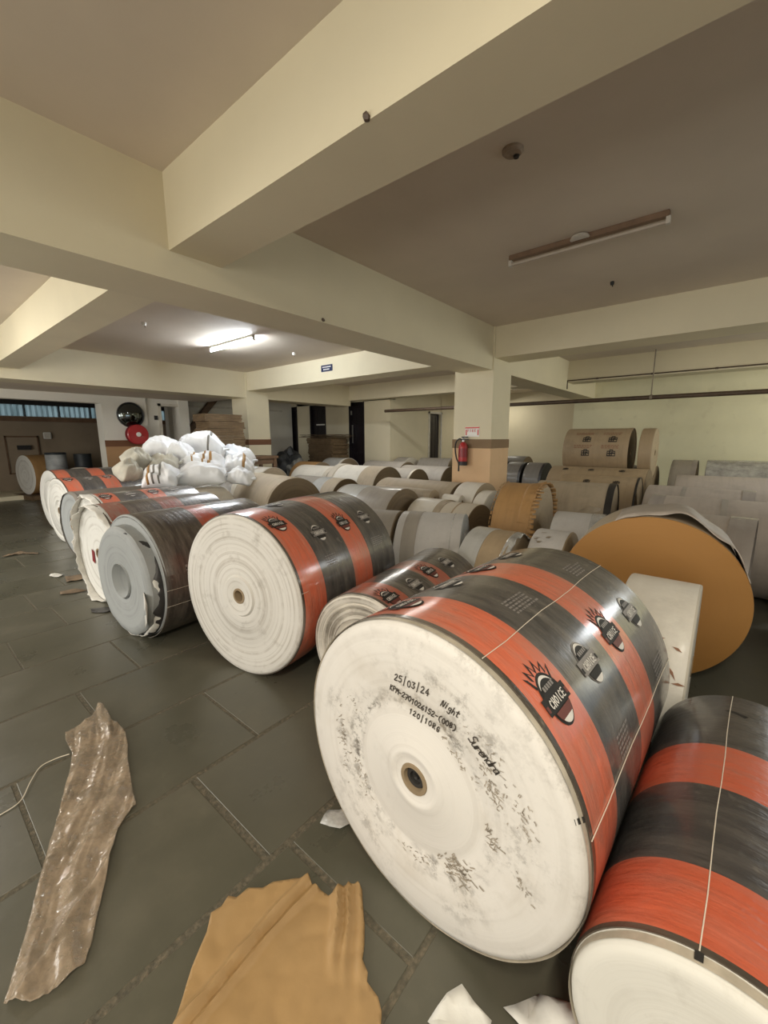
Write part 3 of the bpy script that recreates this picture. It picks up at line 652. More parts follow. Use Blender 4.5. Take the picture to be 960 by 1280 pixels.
# back room things
root = empty('drum', (2.68, 12.6, 0)); tag(root, 'pale grey metal drum in the room beyond, left of a black one', 'drum')
mesh('shell', *lathe([(0, .001), (0, .21), (.3, .21), (.32, .22), (.34, .21), (.8, .21), (.82, .22), (.84, .21), (1.13, .21), (1.15, .2)], 32, axis='z'), 'drum_grey', root); mesh('lid', *lathe([(1.13, .21), (1.16, .215), (1.18, .2), (1.18, .001)], 32, axis='z'), 'drum_black', root)
root = empty('drum', (3.25, 12.7, 0)); tag(root, 'black drum in the room beyond, right of the pale grey drum', 'drum')
mesh('shell', *lathe([(0, .001), (0, .19), (.3, .19), (.32, .2), (.34, .19), (.8, .19), (.82, .2), (.84, .19), (1.10, .19), (1.12, .18)], 32, axis='z'), 'drum_black', root); mesh('lid', *lathe([(1.10, .19), (1.13, .195), (1.13, .001)], 32, axis='z'), 'drum_black', root)
root = empty('wall_box', (3.10, 15.19, 1.6)); tag(root, 'small pale switch box on the brown wall of the room beyond', 'switch box')
box('case', (-.09, -.07, -.09), (.09, 0, .09), 'sign_white', root, bevel=.01); box('lid', (-.075, -.08, -.075), (.075, -.07, .075), 'batten_white', root)
root = empty('panel_frame', (2.52, 15.18, 0.55)); tag(root, 'thin dark framed board on the brown wall behind the upright kraft reel', 'board')
for a, b in (((-.36, -.04, 1.0), (.36, 0, 1.04)), ((-.36, -.04, 0), (-.33, 0, 1.04)), ((.33, -.04, 0), (.36, 0, 1.04)), ((-.36, -.04, 0), (.36, 0, .03))): box('frame_rail', a, b, 'wood_brown', root)
box('board', (-.33, -.015, .03), (.33, 0, 1.0), 'plaster_brown', root); box('bracket', (-.12, -.12, .66), (.16, -.0, .78), 'black_rubber', root); box('bracket', (-.05, -.1, .42), (.1, 0, .5), 'black_rubber', root)

# ================================================================== ROLLS WITH THE PRINTED WRAPPER (aisle row)
GA = 'printed film rolls along the aisle'
def printed(x, y, r, th, L, label, mat, face, w0=0.0, bulge=None, emb=(), txt=(), strg=None, **k):
    root, rr = roll(x, y, r, th, L, label, GA, mat, face, bulge=(lambda t: bulge(t*L)) if bulge else None, seg=96, **k)
    wr_ = sleeve(root, r, w0, L-0.004, mat, bulge=bulge, seg=110)
    if k.get('off', 0) < -.02: sleeve(root, r, -.022, 0.001, 'rim_film', -.001, 'paper_rim', 110, n=4, jag=.004, lip=False)
    for s, ph, ob in emb: add_emblem(wr_, s, ph, (r+.003)*(1+(bulge(s) if bulge else 0)), ob)
    for s, ph in txt: add_smallprint(wr_, s, ph, (r+.003)*(1+(bulge(s) if bulge else 0)))
    for ph in (strg or []): add_string(wr_, ph, r+.003, w0, L-.005)
    return root, wr_
# --- the big marked roll in front
A1, A1w = printed(.919, .622, .49, R(0)-2.3, 1.05, 'large roll with handwriting and dirt marks on its white end, in front', 'printed_film', 'face_white_marked',
    w0=-.004, off=-.032, edge=.012, rc=.048,
    steps=[(.145, 0.0), (.16, -.004), (.18, -.005), (.20, 0.0), (.45, .0), (.475, .003), (.49, .0), (.75, 0.001)],
    emb=((.11, 134, False), (.36, 135, True), (.61, 135, False), (.87, 136, True), (.11, 72, False), (.36, 72, True), (.61, 72, False), (.87, 72, True)),
    txt=((.36, 158), (.87, 158), (.36, 102), (.87, 104)), strg=(113, 166))
ps = []
for s, u, v, h, wd, rot, adv in (('25/03/24', -.078, .297, .021, .0034, .0, .78), ('KPM-2701026152-(008)', -.096, .258, .0170, .0034, -.095, .70), ('Night', .088, .291, .021, .0032, -.25, .56), ('120|10RG', -.020, .214, .0165, .0034, -.09, .84), ('Surendra', .176, .232, .027, .0034, -.62, .46)):
    ps += lettering(s, u, v, h, wd, rot, adv, jit=.10, slant=.15)
V, F, I = merge([([(0, -a, b) for a, b in v], f) for v, f in ps])
mesh('handwriting', V, F, 'ink_brown', A1, loc=(-.0338, 0, .49))['kind'] = 'stuff'
for ph, rr in ((112, .468), (124, .470), (160, .476)):
    q = R(ph); a = Vector((0, math.cos(q), math.sin(q))); b_ = Vector((0, -math.sin(q), math.cos(q)))
    p0 = a*(rr+.013); mesh('register_mark', [tuple(p0+b_*s*.007+Vector((x_, 0, 0))+a*(d)) for x_, d in ((-.026, -.012), (-.008, .004)) for s in (-1, 1)], [(0, 1, 3, 2)], 'ink_black', A1, loc=(0, 0, .49))
# scuffs ground into the face: tyre-tread rows, cuts and a grease smear
def scuff(cx, cy, w_, h_, rot, n, dash=(.004, .012), wd=.0024):
    out = []
    c, s = math.cos(rot), math.sin(rot)
    for _ in range(n):
        a = random.gauss(0, .4)*w_; b = random.gauss(0, .4)*h_; l = random.uniform(*dash); q = random.choice((-.7, .7, .2))
        p = [(a-l/2*math.cos(q), b-l/2*math.sin(q)), (a, b+random.uniform(-.002, .002)), (a+l/2*math.cos(q), b+l/2*math.sin(q))]
        out.append(ribbon([(cx+c*x_-s*y_, cy+s*x_+c*y_) for x_, y_ in p], wd*random.uniform(.5, 1.3)))
    return out
ps = scuff(.25, .135, .10, .05, -1.0, 60)+scuff(.335, .10, .09, .03, -1.2, 34)+scuff(.235, .225, .08, .04, -.5, 22)+scuff(.345, -.09, .05, .02, -.9, 16)+scuff(.16, -.19, .07, .06, .3, 70, (.005, .018), .004)+scuff(.03, -.255, .09, .03, .2, 24)+scuff(-.31, -.03, .03, .14, .1, 44, (.005, .02))+scuff(-.22, -.12, .03, .10, .45, 30)+scuff(.14, .165, .11, .018, -.6, 26)+scuff(.26, -.02, .02, .07, .6, 24, (.008, .02))+scuff(-.25, .12, .03, .05, .2, 12)
V, F, I = merge([([(0, -a, b) for a, b in v], f) for v, f in ps])
o = mesh('scuff_marks', V, F, 'scuff_grey', A1, loc=(-.0334, 0, .49)); o['kind'] = 'stuff'
mesh('core_hole_disc', *lathe([(-.020, .001), (-.024, .007), (-.016, .009), (-.016, .018), (-.026, .020), (-.026, .030), (-.018, .0345)], 24), 'core_dark', A1, loc=(0, 0, .49))  # ringed disc coloured black as the shaded inside of the core hole
# --- neighbour at the bottom right
A0, A0w = printed(.859, -.117, .271, -2.6, 1.06, 'lower striped roll resting against the big marked roll, at the bottom right corner', 'printed_film_deep', 'face_white_plain',
    w0=0.0, off=-.03, edge=.012, steps=[(.3, 0.0), (.8, .002)], emb=((.61, 131, False), (.93, 122, True), (.34, 138, True)), strg=(78,))
mesh('register_mark', [(-.018, (.272)*math.cos(R(a)), .272*math.sin(R(a))) for a in (76.5, 79.5)]+[(-.001, .275*math.cos(R(a)), .275*math.sin(R(a))) for a in (76.5, 79.5)], [(0, 1, 3, 2)], 'ink_black', A0, loc=(0, 0, .271))
V = [cyl_map(.93, R(82), .274)(u, v) for u, v in ((-.012, -.02), (.0, -.03), (.02, .02), (.012, .035))]; mesh('wrapper_tear', V, [(0, 1, 2, 3)], 'ink_black', A0w)
# --- smaller roll behind
A2, A2w = printed(1.546, 1.44, .335, 9.0, 1.1, 'smaller striped roll with loosened paper layers, wedged behind the big marked roll', 'printed_film_dusty', 'face_white_telescoped', off=-.012, edge=.02,
    steps=[(.2, .015), (.24, .03), (.34, .012), (.37, .030), (.46, .006), (.50, .028), (.58, .002), (.62, .022), (.70, .0), (.735, .02), (.80, -.004), (.83, .014), (.88, -.002)], jag=.012,
    emb=((.09, 112, False), (.36, 114, True), (.60, 111, False), (.86, 113, True)), txt=((.36, 140), (.86, 140)))
# --- roll with the layered white face
bl = lambda s: 0.02+0.05*max(0, min(1, (s-.25)/.35)) if s > .05 else 0.4*s
A3, A3w = printed(1.325, 2.285, .522, 9.4, 1.04, 'large roll with a ringed white face and brown core, between two aisle rolls', 'printed_film', 'face_white_layered', off=-.012, edge=.02, bulge=lambda s: bl(s)*.6,
    steps=[(.15, -.006), (.24, -.008), (.26, .004), (.33, -.002), (.36, .006), (.44, -.003), (.46, .004), (.53, -.002), (.55, .003), (.7, -.003), (.86, .0)],
    emb=((.10, 118, False), (.335, 134, True), (.60, 133, False), (.86, 133, True), (.335, 90, True)), txt=((.34, 152), (.86, 152)), strg=(168,))
# --- roll with torn grey core
A4, A4w = printed(1.10, 3.40, .472, 5.2, 1.05, 'brownish roll whose torn grey core is pushed out, beside the ringed white face', 'printed_film_brown', 'face_grey', off=0.0, edge=.012, steps=[(.5, .0), (.9, .0)], rc=.12,
    emb=((.22, 165, True),), txt=((.22, 150),), strg=(181, 196))
_l = 'brownish roll with a torn grey core pushed out of its end, beside the ringed white face'
mesh('pushed_out_core', *lathe([(.05, .10), (-.01, .12), (-.085, .135), (-.095, .16), (-.09, .25), (-.095, .27), (-.09, .34), (-.095, .36), (-.085, .40), (-.07, .415), (.0, .42)], 80, lambda a, b, ph: .03*nz(math.cos(ph)*3, math.sin(ph)*3, 4)), 'face_grey', A4, loc=(0, 0, .45))
mesh('inner_sleeve', *lathe([(-.085, .135), (-.10, .13), (.02, .06), (.03, .001)], 40), 'face_grey', A4, loc=(0, .0, .46))
collar(A4, .424, .055, 'torn_white', .03, .018, x_in=.0, name='torn_paper'); A4.children[-1].location.z = .45
collar(A4, .430, .045, 'torn_dark', .05, .035, x_in=.0, name='torn_film', a0=60, a1=250); A4.children[-1].location.z = .455
mesh('paper_flap', [(-.09, -.33, -.02), (-.13, -.43, -.03), (-.12, -.40, -.22), (-.09, -.30, -.30), (-.085, -.36, -.12)], [(0, 1, 4), (1, 2, 4), (2, 3, 4), (3, 0, 4)], 'torn_white', A4, loc=(0, 0, .46)).modifiers.new('thickness', 'SOLIDIFY').thickness = .003
# --- two rolls with torn white ends
A5, A5w = printed(1.15, 4.39, .455, 3.8, 1.12, 'faded roll with a big ragged white end, just beyond the grey-cored roll', 'printed_film_faded', 'face_white', off=0, edge=.012, steps=[(.5, .01), (.9, .0)])
collar(A5, .455, .055, 'torn_white', .045, .05); mesh('red_mark', [(-.002, .10, -.12), (-.002, .16, -.10), (-.002, .15, .02), (-.002, .09, .0)], [(0, 1, 2, 3)], 'red_dark', A5, loc=(0, 0, .46))
A6, A6w = printed(1.38, 5.33, .45, 5.0, 1.12, 'striped roll with a pointed white torn wrapping, just beyond the ragged white end', 'printed_film', 'face_white', off=0, edge=.012, emb=((.10, 108, False), (.36, 108, True), (.61, 108, False), (.87, 108, True)))
collar(A6, .45, .06, 'torn_white', .045, .045)
# --- grey faced roll
r_, _ = roll(1.45, 6.40, .42, 5, 1.1, 'slate grey roll with a hollow grey end in the aisle row', GA, 'paper_slate', 'face_grey', seg=80, off=0, steps=[(.34, .06), (.37, .01), (.42, .0), (.62, .012), (.78, .0), (.8, -.004)], rc=.10)
collar(r_, .42, .02, 'paper_slate', .01, .01, name='wrapper_lip')
# --- last two of the row
A8b, _w = printed(1.55, 7.45, .47, 5.7, 1.12, 'striped roll with white face, last but one of the aisle row', 'printed_film', 'face_white', off=-.01, edge=.02, steps=[(.2, .0), (.3, .02), (.33, .0), (.8, .0), (.83, .012), (.86, .0)], emb=((.10, 106, False), (.36, 106, True), (.61, 106, False), (.87, 106, True)))
A8, _w = printed(1.70, 8.60, .497, 5.7, 1.12, 'striped roll with a white spiral face at the far end of the aisle row', 'printed_film', 'face_white', off=-.01, edge=.02, steps=[(.25, .0), (.28, .02), (.31, .0), (.62, .0), (.65, .015), (.68, .0)])

# ================================================================== PLAIN ROLLS IN THE MIDDLE
GM, GK = 'plain paper rolls in the middle of the store', 'kraft and grey rolls by the right wall'
def M(x, y, r, th, L, label, bm_, fm, group=GM, z=0.0, bands=(), **k):
    k.setdefault('seg', 60); k.setdefault('edge', .010)
    root, rr = roll(x, y, r, th, L, label, group, bm_, fm, z=z, **k)
    for (a, b, m, lift, nm) in bands: sleeve(root, r, a, b, m, lift, nm, 60, n=4, jag=.006)
    return root
m = M(3.795, 4.833, .467, 81, 1.45, 'long tan roll with a wide dark end, right of the white sacks', 'paper_tan', 'face_kraft', bands=((.05, .62, 'paper_tan', .004, 'outer_ply'), (1.25, 1.44, 'paper_cream', .003, 'end_band')), jag=.004)
M(5.134, 5.113, .40, 90, 1.3, 'grey film-wrapped roll with shiny patch, right of the long tan roll', 'paper_greyfilm', 'face_kraft', bands=((.0, .32, 'paper_tan', .003, 'end_band'), (.32, .6, 'paper_silver', .002, 'film_patch')))
M(6.246, 6.47, .45, 90, 1.15, 'white-wrapped roll with a dark end, beyond the grey film-wrapped roll', 'paper_white', 'face_kraft', bands=((.0, .12, 'paper_cream', .004, 'end_band'),))
M(6.121, 4.983, .48, 90, 1.25, 'half white half tan roll with crushed white rim, in the middle of the hall', 'paper_white', 'face_kraft', bands=((-.006, .42, 'paper_tan', .004, 'end_band'), (1.10, 1.26, 'paper_cream', .02, 'crushed_rim')))
M(7.16, 5.0, .43, 90, 1.1, 'grey roll with a round dark end, right of the half white half tan roll', 'paper_grey', 'face_kraft', bands=((.0, .05, 'paper_cream', .002, 'end_band'),))
M(8.12, 4.80, .43, 90, 1.25, 'grey roll with a dark end partly behind the near column', 'paper_grey', 'face_kraft')
M(8.177, 8.05, .48, 90, .75, 'pale roll with dark end and light rim in front of the carton stack', 'paper_silver', 'face_kraft', bands=((-.004, .08, 'paper_white', .003, 'end_band'),))
M(7.15, 8.0, .45, 90, .8, 'low roll with a rust brown side, left of the carton stack base', 'paper_brown', 'face_kraft')
M(5.11, 2.83, .442, 90, 1.35, 'long tan roll lying just left of the near column base', 'paper_tan', 'face_kraft')
M(4.094, 3.064, .439, 91.8, .95, 'grey film-wrapped roll with a round dark end, left of the white reels', 'paper_greyfilm', 'face_kraft', bands=((.55, .9, 'paper_silver', .002, 'film_patch'),))
M(4.60, 2.95, .125, 90, 1.0, 'small tan roll lying in the gap between two big rolls', 'paper_tan', 'face_tan', z=.575, rc=.03, seg=36)
M(4.31, 2.56, .378, 90, .42, 'white reel with a tan end, in front of the round dark roll end', 'paper_white', 'face_tan', bands=((-.002, .06, 'paper_tan', .003, 'end_band'),))
M(4.207, 2.09, .38, 90, .42, 'pale tan reel with a dark end and round seam, left of the crimped reel', 'paper_cream', 'face_kraft', bands=((.22, .24, 'paper_kraft', .002, 'seam'), (.38, .42, 'paper_tan', .004, 'end_band')))
M(5.02, 2.29, .41, 90, .17, 'narrow white reel below the white reel at the column foot', 'paper_white', 'face_pale')
M(5.13, 2.47, .45, 90, .32, 'white reel at the foot of the near column', 'paper_white', 'face_tan')
M(4.68, 2.58, .082, 90, .27, 'very small white reel lying between the white reels', 'paper_white', 'face_pale', z=.61, rc=.02, seg=30)
M(3.38, 1.82, .40, 112, .60, 'light grey roll with a shiny film collar, behind the smaller striped roll', 'paper_smallgrey', 'face_grey', bands=((.40, .53, 'paper_grey', .004, 'end_band'),))
V, F = [], []
n = 56
for i in range(5):
    t_ = i/4
    for k in range(n):
        ph = 2*PI*k/n; q = .404-.015*t_-.22*t_**1.8+.02*nz(math.cos(ph)*5, math.sin(ph)*5, i)*t_; V.append((.10-.13*t_, q*math.cos(ph), q*math.sin(ph)))
for i in range(4):
    for k in range(n): F.append((i*n+k, i*n+(k+1) % n, (i+1)*n+(k+1) % n, (i+1)*n+k))
root = [o for o in C.objects if o.get('label', '').startswith('light grey roll with a shiny')][0]; mesh('film_collar', V, F, 'stretch_film', root, loc=(0, 0, .40))
M(3.14, 2.40, .40, 112, .42, 'grey roll hidden behind the light grey roll with the film collar', 'paper_grey', 'face_kraft')
m = M(3.07, 1.19, .385, 91, .36, 'short roll in shiny film with a brown paper middle, behind the big marked roll', 'paper_kraft', 'face_tan', bands=((.20, .36, 'paper_silver', .004, 'film_band'),))
collar(m, .385, .03, 'stretch_film', .04, .04, name='film_edge')
# crimped kraft reel
m = M(4.36, 1.44, .51, 96, .40, 'brown kraft reel with crimped paper edges, right of the near column', 'paper_brown', 'face_tan', seg=72)
def crimp(root, r, x, n=64, up=.03, out=.035, a0=0, a1=360):
    V, F = [], []
    for k in range(n):
        ph = 2*PI*k/n; q0, q1 = r+.003, r+up*(.5+.8*random.random()); w_ = PI/n*.8; xo = x-out*(.6+.8*random.random())
        o = len(V)
        for a, q, xx in ((-w_, q0, x+.03), (w_, q0, x+.03), (w_*.9, q1-.02, xo), (-w_*.9, q1-.01, xo)): V.append((xx, q*math.cos(ph+a), q*math.sin(ph+a)))
        F.append((o, o+1, o+2, o+3))
    ob = mesh('crimped_edge', V, F, 'paper_brown', root, loc=(0, 0, r)); ob.modifiers.new('thickness', 'SOLIDIFY').thickness = .004
crimp(m, .51, 0.0); crimp(m, .51, .385, up=.02, out=-.02)
collar(m, .51, -.02, 'paper_brown', .03, .07, name='loose_kraft', a0=20, a1=130, x_in=.14)
# big paper-wrapped roll and small ones in front of it
m = M(5.46, .99, .48, 95, .86, 'kraft-wrapped roll with a folded paper end, right of the crimped kraft reel', 'paper_tan', 'face_kraft', bands=((-.012, .06, 'torn_dark', .004, 'dark_edge'),))
V = []
for u, v in ((.02, 0), (.16, .02), (.30, -.10), (.36, -.34), (.20, -.30), (.10, -.36)): V.append(cyl_map(.06, R(30), .487)(u, -v, 3))
o = mesh('paper_fold', V, [(0, 1, 2), (0, 2, 4), (2, 3, 4), (0, 4, 5)], 'paper_tan', m, loc=(0, 0, .48)); o.modifiers.new('thickness', 'SOLIDIFY').thickness = .012
m = M(3.34, .875, .385, 93, .26, 'small pale grey roll with dents in its skin, left of the big brown disc', 'paper_smallgrey', 'face_tan', jag=.01)
V, F = [], []
for k in range(16):
    s = random.uniform(.13, .23); ph = R(random.uniform(25, 80)); f3 = cyl_map(s, ph, .389); o = len(V); a = random.uniform(.012, .03); b = random.uniform(.006, .014)
    V += [f3(-a, -b, 2), f3(a, -b*.3, 2), f3(a*.6, b, 14), f3(-a*.7, b*.6, 14)]; F += [(o, o+1, o+2, o+3)]
o = mesh('torn_chips', V, F, 'face_tan', m, loc=(0, 0, .385)); o['kind'] = 'stuff'
m = M(4.20, .83, .395, 97, .42, 'pale blue-grey roll with a shiny end, between the dented small roll and the kraft-wrapped roll', 'paper_smallgrey', 'face_tan', bands=((-.01, .10, 'stretch_film', .006, 'film_band'),))
# big disc facing the aisle
m = M(2.94, .307, .511, 5.1, .57, 'huge smooth brown disc-faced roll, behind the big marked roll', 'paper_tan', 'face_kraft_smooth', seg=110, core=None, rc=.001, edge=.006)
# its loose outer sheet standing off the rim on the upper right
V, F = [], []
NK = 50
for i in range(4):
    for k in range(NK+1):
        a = R(66+92*k/NK); lift = .004+.038*math.sin(PI*k/NK)**1.5*(1-.25*i/3)*(1+.5*math.sin(k*.32+1)); x_ = -.01+.52*i/3+(.02*math.sin(k*.7) if i == 0 else 0)
        q = .511+lift; V.append((x_, q*math.cos(a), q*math.sin(a)))
for i in range(3):
    for k in range(NK): F.append((i*(NK+1)+k, i*(NK+1)+k+1, (i+1)*(NK+1)+k+1, (i+1)*(NK+1)+k))
mesh('loose_outer_sheet', V, F, 'paper_pinkgrey', m, loc=(0, 0, .511)).modifiers.new('thickness', 'SOLIDIFY').thickness = .004
# white reel in front of the disc
m = M(2.38, .03, .40, 90, .30, 'scuffed white reel standing before the huge brown disc', 'paper_white', 'face_pale', seg=72)
V, F = [], []
for s, ph, l, q in ((.12, 168, .05, .3), (.05, 172, .04, -.4), (.20, 165, .03, .9), (.06, 186, .07, -1.0), (.03, 192, .05, .1)):
    f3 = cyl_map(s, R(190-ph+14), .403); o = len(V)
    for u, v in ((-l/2, 0), (0, .004), (l/2, 0), (0, -.008)): V.append(f3(u*math.cos(q)-v*math.sin(q), u*math.sin(q)+v*math.cos(q), 1))
    F.append((o, o+1, o+2, o+3))
mesh('scuff_marks', V, F, 'ink_rust', m, loc=(0, 0, .40))['kind'] = 'stuff'
# rolls further right
M(4.05, -.20, .45, 86, .80, 'pinkish grey roll with a bent right end, directly behind the huge brown disc', 'paper_pinkgrey', 'face_tan', GK, bands=((-.015, .14, 'film_dust', .006, 'end_wrap'),), jag=.01)
M(4.08, -1.27, .45, 90, .85, 'pinkish grey roll added out of view, right of the bent-ended roll, to shade the gap', 'paper_pinkgrey', 'face_tan', GK)  # out-of-view roll added to block light from the floor gap
M(5.18, -.59, .45, 90, 1.19, 'long pinkish grey roll, second row behind the huge brown disc', 'paper_pinkgrey', 'face_tan', GK, jag=.008, bands=((.55, .60, 'paper_grey', .003, 'seam'), (1.05, 1.18, 'film_dust', .003, 'end_wrap')))
M(6.10, -.26, .455, 88, 1.0, 'pinkish grey roll, third row behind the huge brown disc', 'paper_pinkgrey', 'face_tan', GK, jag=.008, bands=((-.01, .10, 'film_dust', .006, 'end_wrap'), (.6, .65, 'paper_grey', .003, 'seam')))
M(7.22, -.80, .49, 93, 1.35, 'grey roll, fourth row behind the huge brown disc', 'paper_pinkgrey', 'face_tan', GK, jag=.008, bands=((.0, .35, 'stretch_film', .006, 'film_band'),))
M(8.9, -1.0, .56, 90, 1.28, 'thick film-wrapped pale roll against the yellow wall', 'film_dust', 'face_pale', GK, jag=.012, bands=((.0, 1.27, 'stretch_film', .008, 'film'),))
M(8.95, .42, .555, 90, .34, 'short dark grey reel against the yellow wall, left of the thick film-wrapped roll', 'paper_grey', 'face_kraft', GK, bands=((-.02, .05, 'film_dust', .004, 'film_edge'),))
def cyl_map_m(s0, ph0, r):
    def f(u, v, k=0):
        ph = ph0+v/r; q = r+0.0012+0.0004*k
        return (s0-u, q*math.cos(ph), q*math.sin(ph))
    return f
def box_mark(root, s, ph, r, h=.075):
    f3 = cyl_map_m(s, R(180-ph), r); out = []
    for pl in ([(-.5, -.35), (.5, -.35), (.5, .3), (-.5, .3), (-.5, -.35)], [(-.2, .3), (-.2, .5), (.2, .5), (.2, .3)], [(-.2, -.2), (-.2, .15)], [(.05, -.2), (.05, .15), (.25, .1)], [(-.35, 0), (.4, 0)]):
        out.append(ribbon([(a*h, b*h) for a, b in pl], .15*h))
    V, F, I = merge([([f3(a, b) for a, b in v], f) for v, f in out]); mesh('printed_mark', V, F, 'ink_black', root, loc=(0, 0, root.children[0].location.z))
def rust_band(root, s, ph, r, wd):
    f3 = cyl_map_m(s, R(180-ph), r); V = []; F = []
    for j in range(3):
        x = -wd/2
        while x < wd/2:
            l = random.uniform(.02, .05); o = len(V); V += [f3(x, -j*.022), f3(x+l, -j*.022), f3(x+l, -j*.022+.011), f3(x, -j*.022+.011)]; F.append((o, o+1, o+2, o+3)); x += l+.012
    mesh('printed_line', V, F, 'ink_rust', root, loc=(0, 0, root.children[0].location.z))
m = M(6.55, .90, .48, 92, .98, 'kraft roll with a dark rim and a printed mark, below the stacked kraft roll', 'paper_kraft', 'face_kraft', GK, bands=((-.006, .02, 'torn_dark', .004, 'dark_rim'),))
for s in (.25, .62): box_mark(m, s, 120, .484)
m = M(7.62, .93, .505, 90, 1.45, 'long kraft roll with printed marks carrying the topmost kraft roll', 'paper_kraft', 'face_kraft', GK)
for s in (.35, .8, 1.2): box_mark(m, s, 112, .509)
M(8.64, .95, .505, 90, 1.4, 'grey-brown roll behind the long kraft roll, carrying the stacked rolls', 'paper_grey', 'face_kraft', GK)
zc = .505+math.sqrt((.505+.40)**2-.51**2)-.40
m = M(8.13, 1.30, .40, 90, 1.0, 'topmost kraft roll printed with dark case marks, stacked on other rolls', 'paper_kraft', 'face_kraft', GK, z=zc+.002, bands=((-.02, .05, 'paper_kraft', .004, 'end_wrap'),))
for s in (.22, .62):
    for ph in (148, 182): box_mark(m, s, ph, .404, .115)
for s in (.25, .68): rust_band(m, s, 164, .404, .26); rust_band(m, s, 128, .404, .26)
m = M(8.13, .95, .395, 90, .19, 'short kraft roll right of the topmost printed roll, on the stack', 'paper_kraft', 'face_tan', GK, z=zc+.006)
for i, (x, y, l, lb) in enumerate(((9.9, 3.25, .42, 'first dark grey reel right of the near column, nearest the kraft stack'), (9.85, 3.72, .40, 'second dark grey reel right of the near column, behind the first'), (9.8, 4.17, .40, 'third dark grey reel from the kraft stack, right of the near column'), (9.75, 4.60, .45, 'dark grey reel closest to the near column in the back row'))):
    M(x, y, .46, 90, l, lb, 'paper_slate', 'core_dark', GK, bands=((-.004, .05, 'torn_dark', .003, 'dark_rim'),))
M(11.2, 4.2, .50, 90, 1.6, 'dusty dark roll along the recess wall behind the dark grey reels', 'paper_slate', 'face_kraft', GK, jag=.02)
M(9.6, 6.95, .48, 88, .42, 'pale round roll end standing against the dark return wall', 'paper_grey', 'face_pale')
M(10.2, 5.95, .47, 100, .95, 'low grey roll near the narrow dark door in the return wall', 'paper_grey', 'face_tan')
M(8.55, 6.3, .45, 90, 1.3, 'grey-brown roll lying before the door wall', 'paper_grey', 'face_kraft')
M(5.2, 7.35, .45, 95, .55, 'short roll with a tan face and a white rim beside the sack heap', 'paper_white', 'face_tan', bands=((-.004, .05, 'paper_cream', .003, 'end_band'),))
# far left
M(2.55, 9.75, .46, 86, .75, 'white-topped roll at the far end of the aisle row, before the wide opening', 'paper_white', 'face_kraft')
M(3.66, 9.62, .47, 90, .95, 'pale roll with a black end, right of the white-topped far roll', 'paper_cream', 'core_dark')
M(4.75, 9.72, .45, 92, .9, 'silvery film-wrapped roll in front of the far pier', 'paper_silver', 'core_dark')
m = M(2.25, 13.75, .50, 12, .62, 'brown kraft reel with a white end on a plinth in the room beyond', 'paper_brown', 'face_white', z=.101, core=None, rc=.001)
box('plinth', (-.15, -.55, -.1), (.8, .45, .0), 'carton', m)

# ================================================================== SACKS
GS = 'woven sacks heaped behind the aisle rolls'
# two rolls under the heap
M(2.60, 5.66, .41, 6, .50, 'dusty white roll under the sack heap, behind the torn white rolls', 'paper_cream', 'face_white', GM)
M(2.62, 6.52, .42, 5, 1.05, 'dusty grey roll under the back of the sack heap', 'paper_grey', 'face_tan', GM)
def sack(loc, sx, sy, sz, rz, label, mat='sack_white', tilt=(0, 0), bands=()):
    n = 32; sd = random.uniform(0, 99); V = []; idxs = {}
    def P(u, v, side):
        t_ = max(0, (1-abs(u)**3.5))**.55*max(0, (1-abs(v)**3.5))**.55
        h = t_*side
        cr = 0.12*noise.noise(Vector((u*1.6+sd, v*1.6, side)))-0.08*abs(noise.noise(Vector((u*3.0+sd, v*1.2+u*1.5, side*3))))-0.025*abs(noise.noise(Vector((u*8+sd, v*3, side*3))))
        pin = 1-.10*(1-abs(u))*abs(v)**6-.0*abs(u)
        x = u*sx/2*(1-.06*abs(v)**2+.04*noise.noise(Vector((v*3+sd, 1, 2)))); y = v*sy/2*(1-.08*(1-u*u)*abs(v)**4+.05*noise.noise(Vector((u*3+sd, 5, 2))))
        z = (h*(.5+cr*1.6)+cr*.25)*sz
        z += -.18*sz*(u*u)
        return (x, y, z)
    F = []
    for side in (1, -1):
        for i in range(n+1):
            for j in range(n+1):
                edge = i in (0, n) or j in (0, n)
                if side == -1 and edge: idxs[(side, i, j)] = idxs[(1, i, j)]; continue
                idxs[(side, i, j)] = len(V); V.append(P(-1+2*i/n, -1+2*j/n, side))
        for i in range(n):
            for j in range(n): F.append((idxs[(side, i, j)], idxs[(side, i+1, j)], idxs[(side, i+1, j+1)], idxs[(side, i, j+1)]))
    root = empty('sack', loc, R(rz)); tag(root, label, 'sack', GS)
    root.rotation_euler = (R(tilt[0]), R(tilt[1]), R(rz))
    mesh('bag', V, F, mat, root, sharp=80)
    for (u0, u1, m_) in bands:
        bv, bf = [], []
        for k in range(2):
            u = (u0, u1)[k]
            for j in range(n+1):
                p = P(u, -1+2*j/n, 1); bv.append((p[0], p[1], p[2]+.006))
        for j in range(n): bf.append((j, j+1, n+1+j+1, n+1+j))
        o = mesh('printed_band', bv, bf, m_, root); o.modifiers.new('thickness', 'SOLIDIFY').thickness = .003
    # gathered mouth
    mesh('gathered_mouth', *tube(bez([(sx*.47, -.02, -.08*sz), (sx*.53, 0, -.06*sz), (sx*.57, .03, -.10*sz)], 4), .022, 8), mat, root)
    return root
RX = 90-50
sack((2.84, 5.70, 1.02), .66, .34, .30, -38, 'white sack at the lower middle of the heap, mouth to the right', tilt=(30, 0))
sack((2.32, 5.80, 1.02), .44, .34, .28, -38, 'white sack with brown and grey printed bands at the lower left of the heap', bands=((-.62, -.48, 'sack_band'), (-.30, -.18, 'sack_grey_band'), (.05, .15, 'sack_grey_band')), tilt=(38, 0))
sack((2.03, 6.02, 1.10), .30, .26, .26, 20, 'small dirty beige sack at the far lower left of the heap', 'sack_beige', tilt=(30, 0))
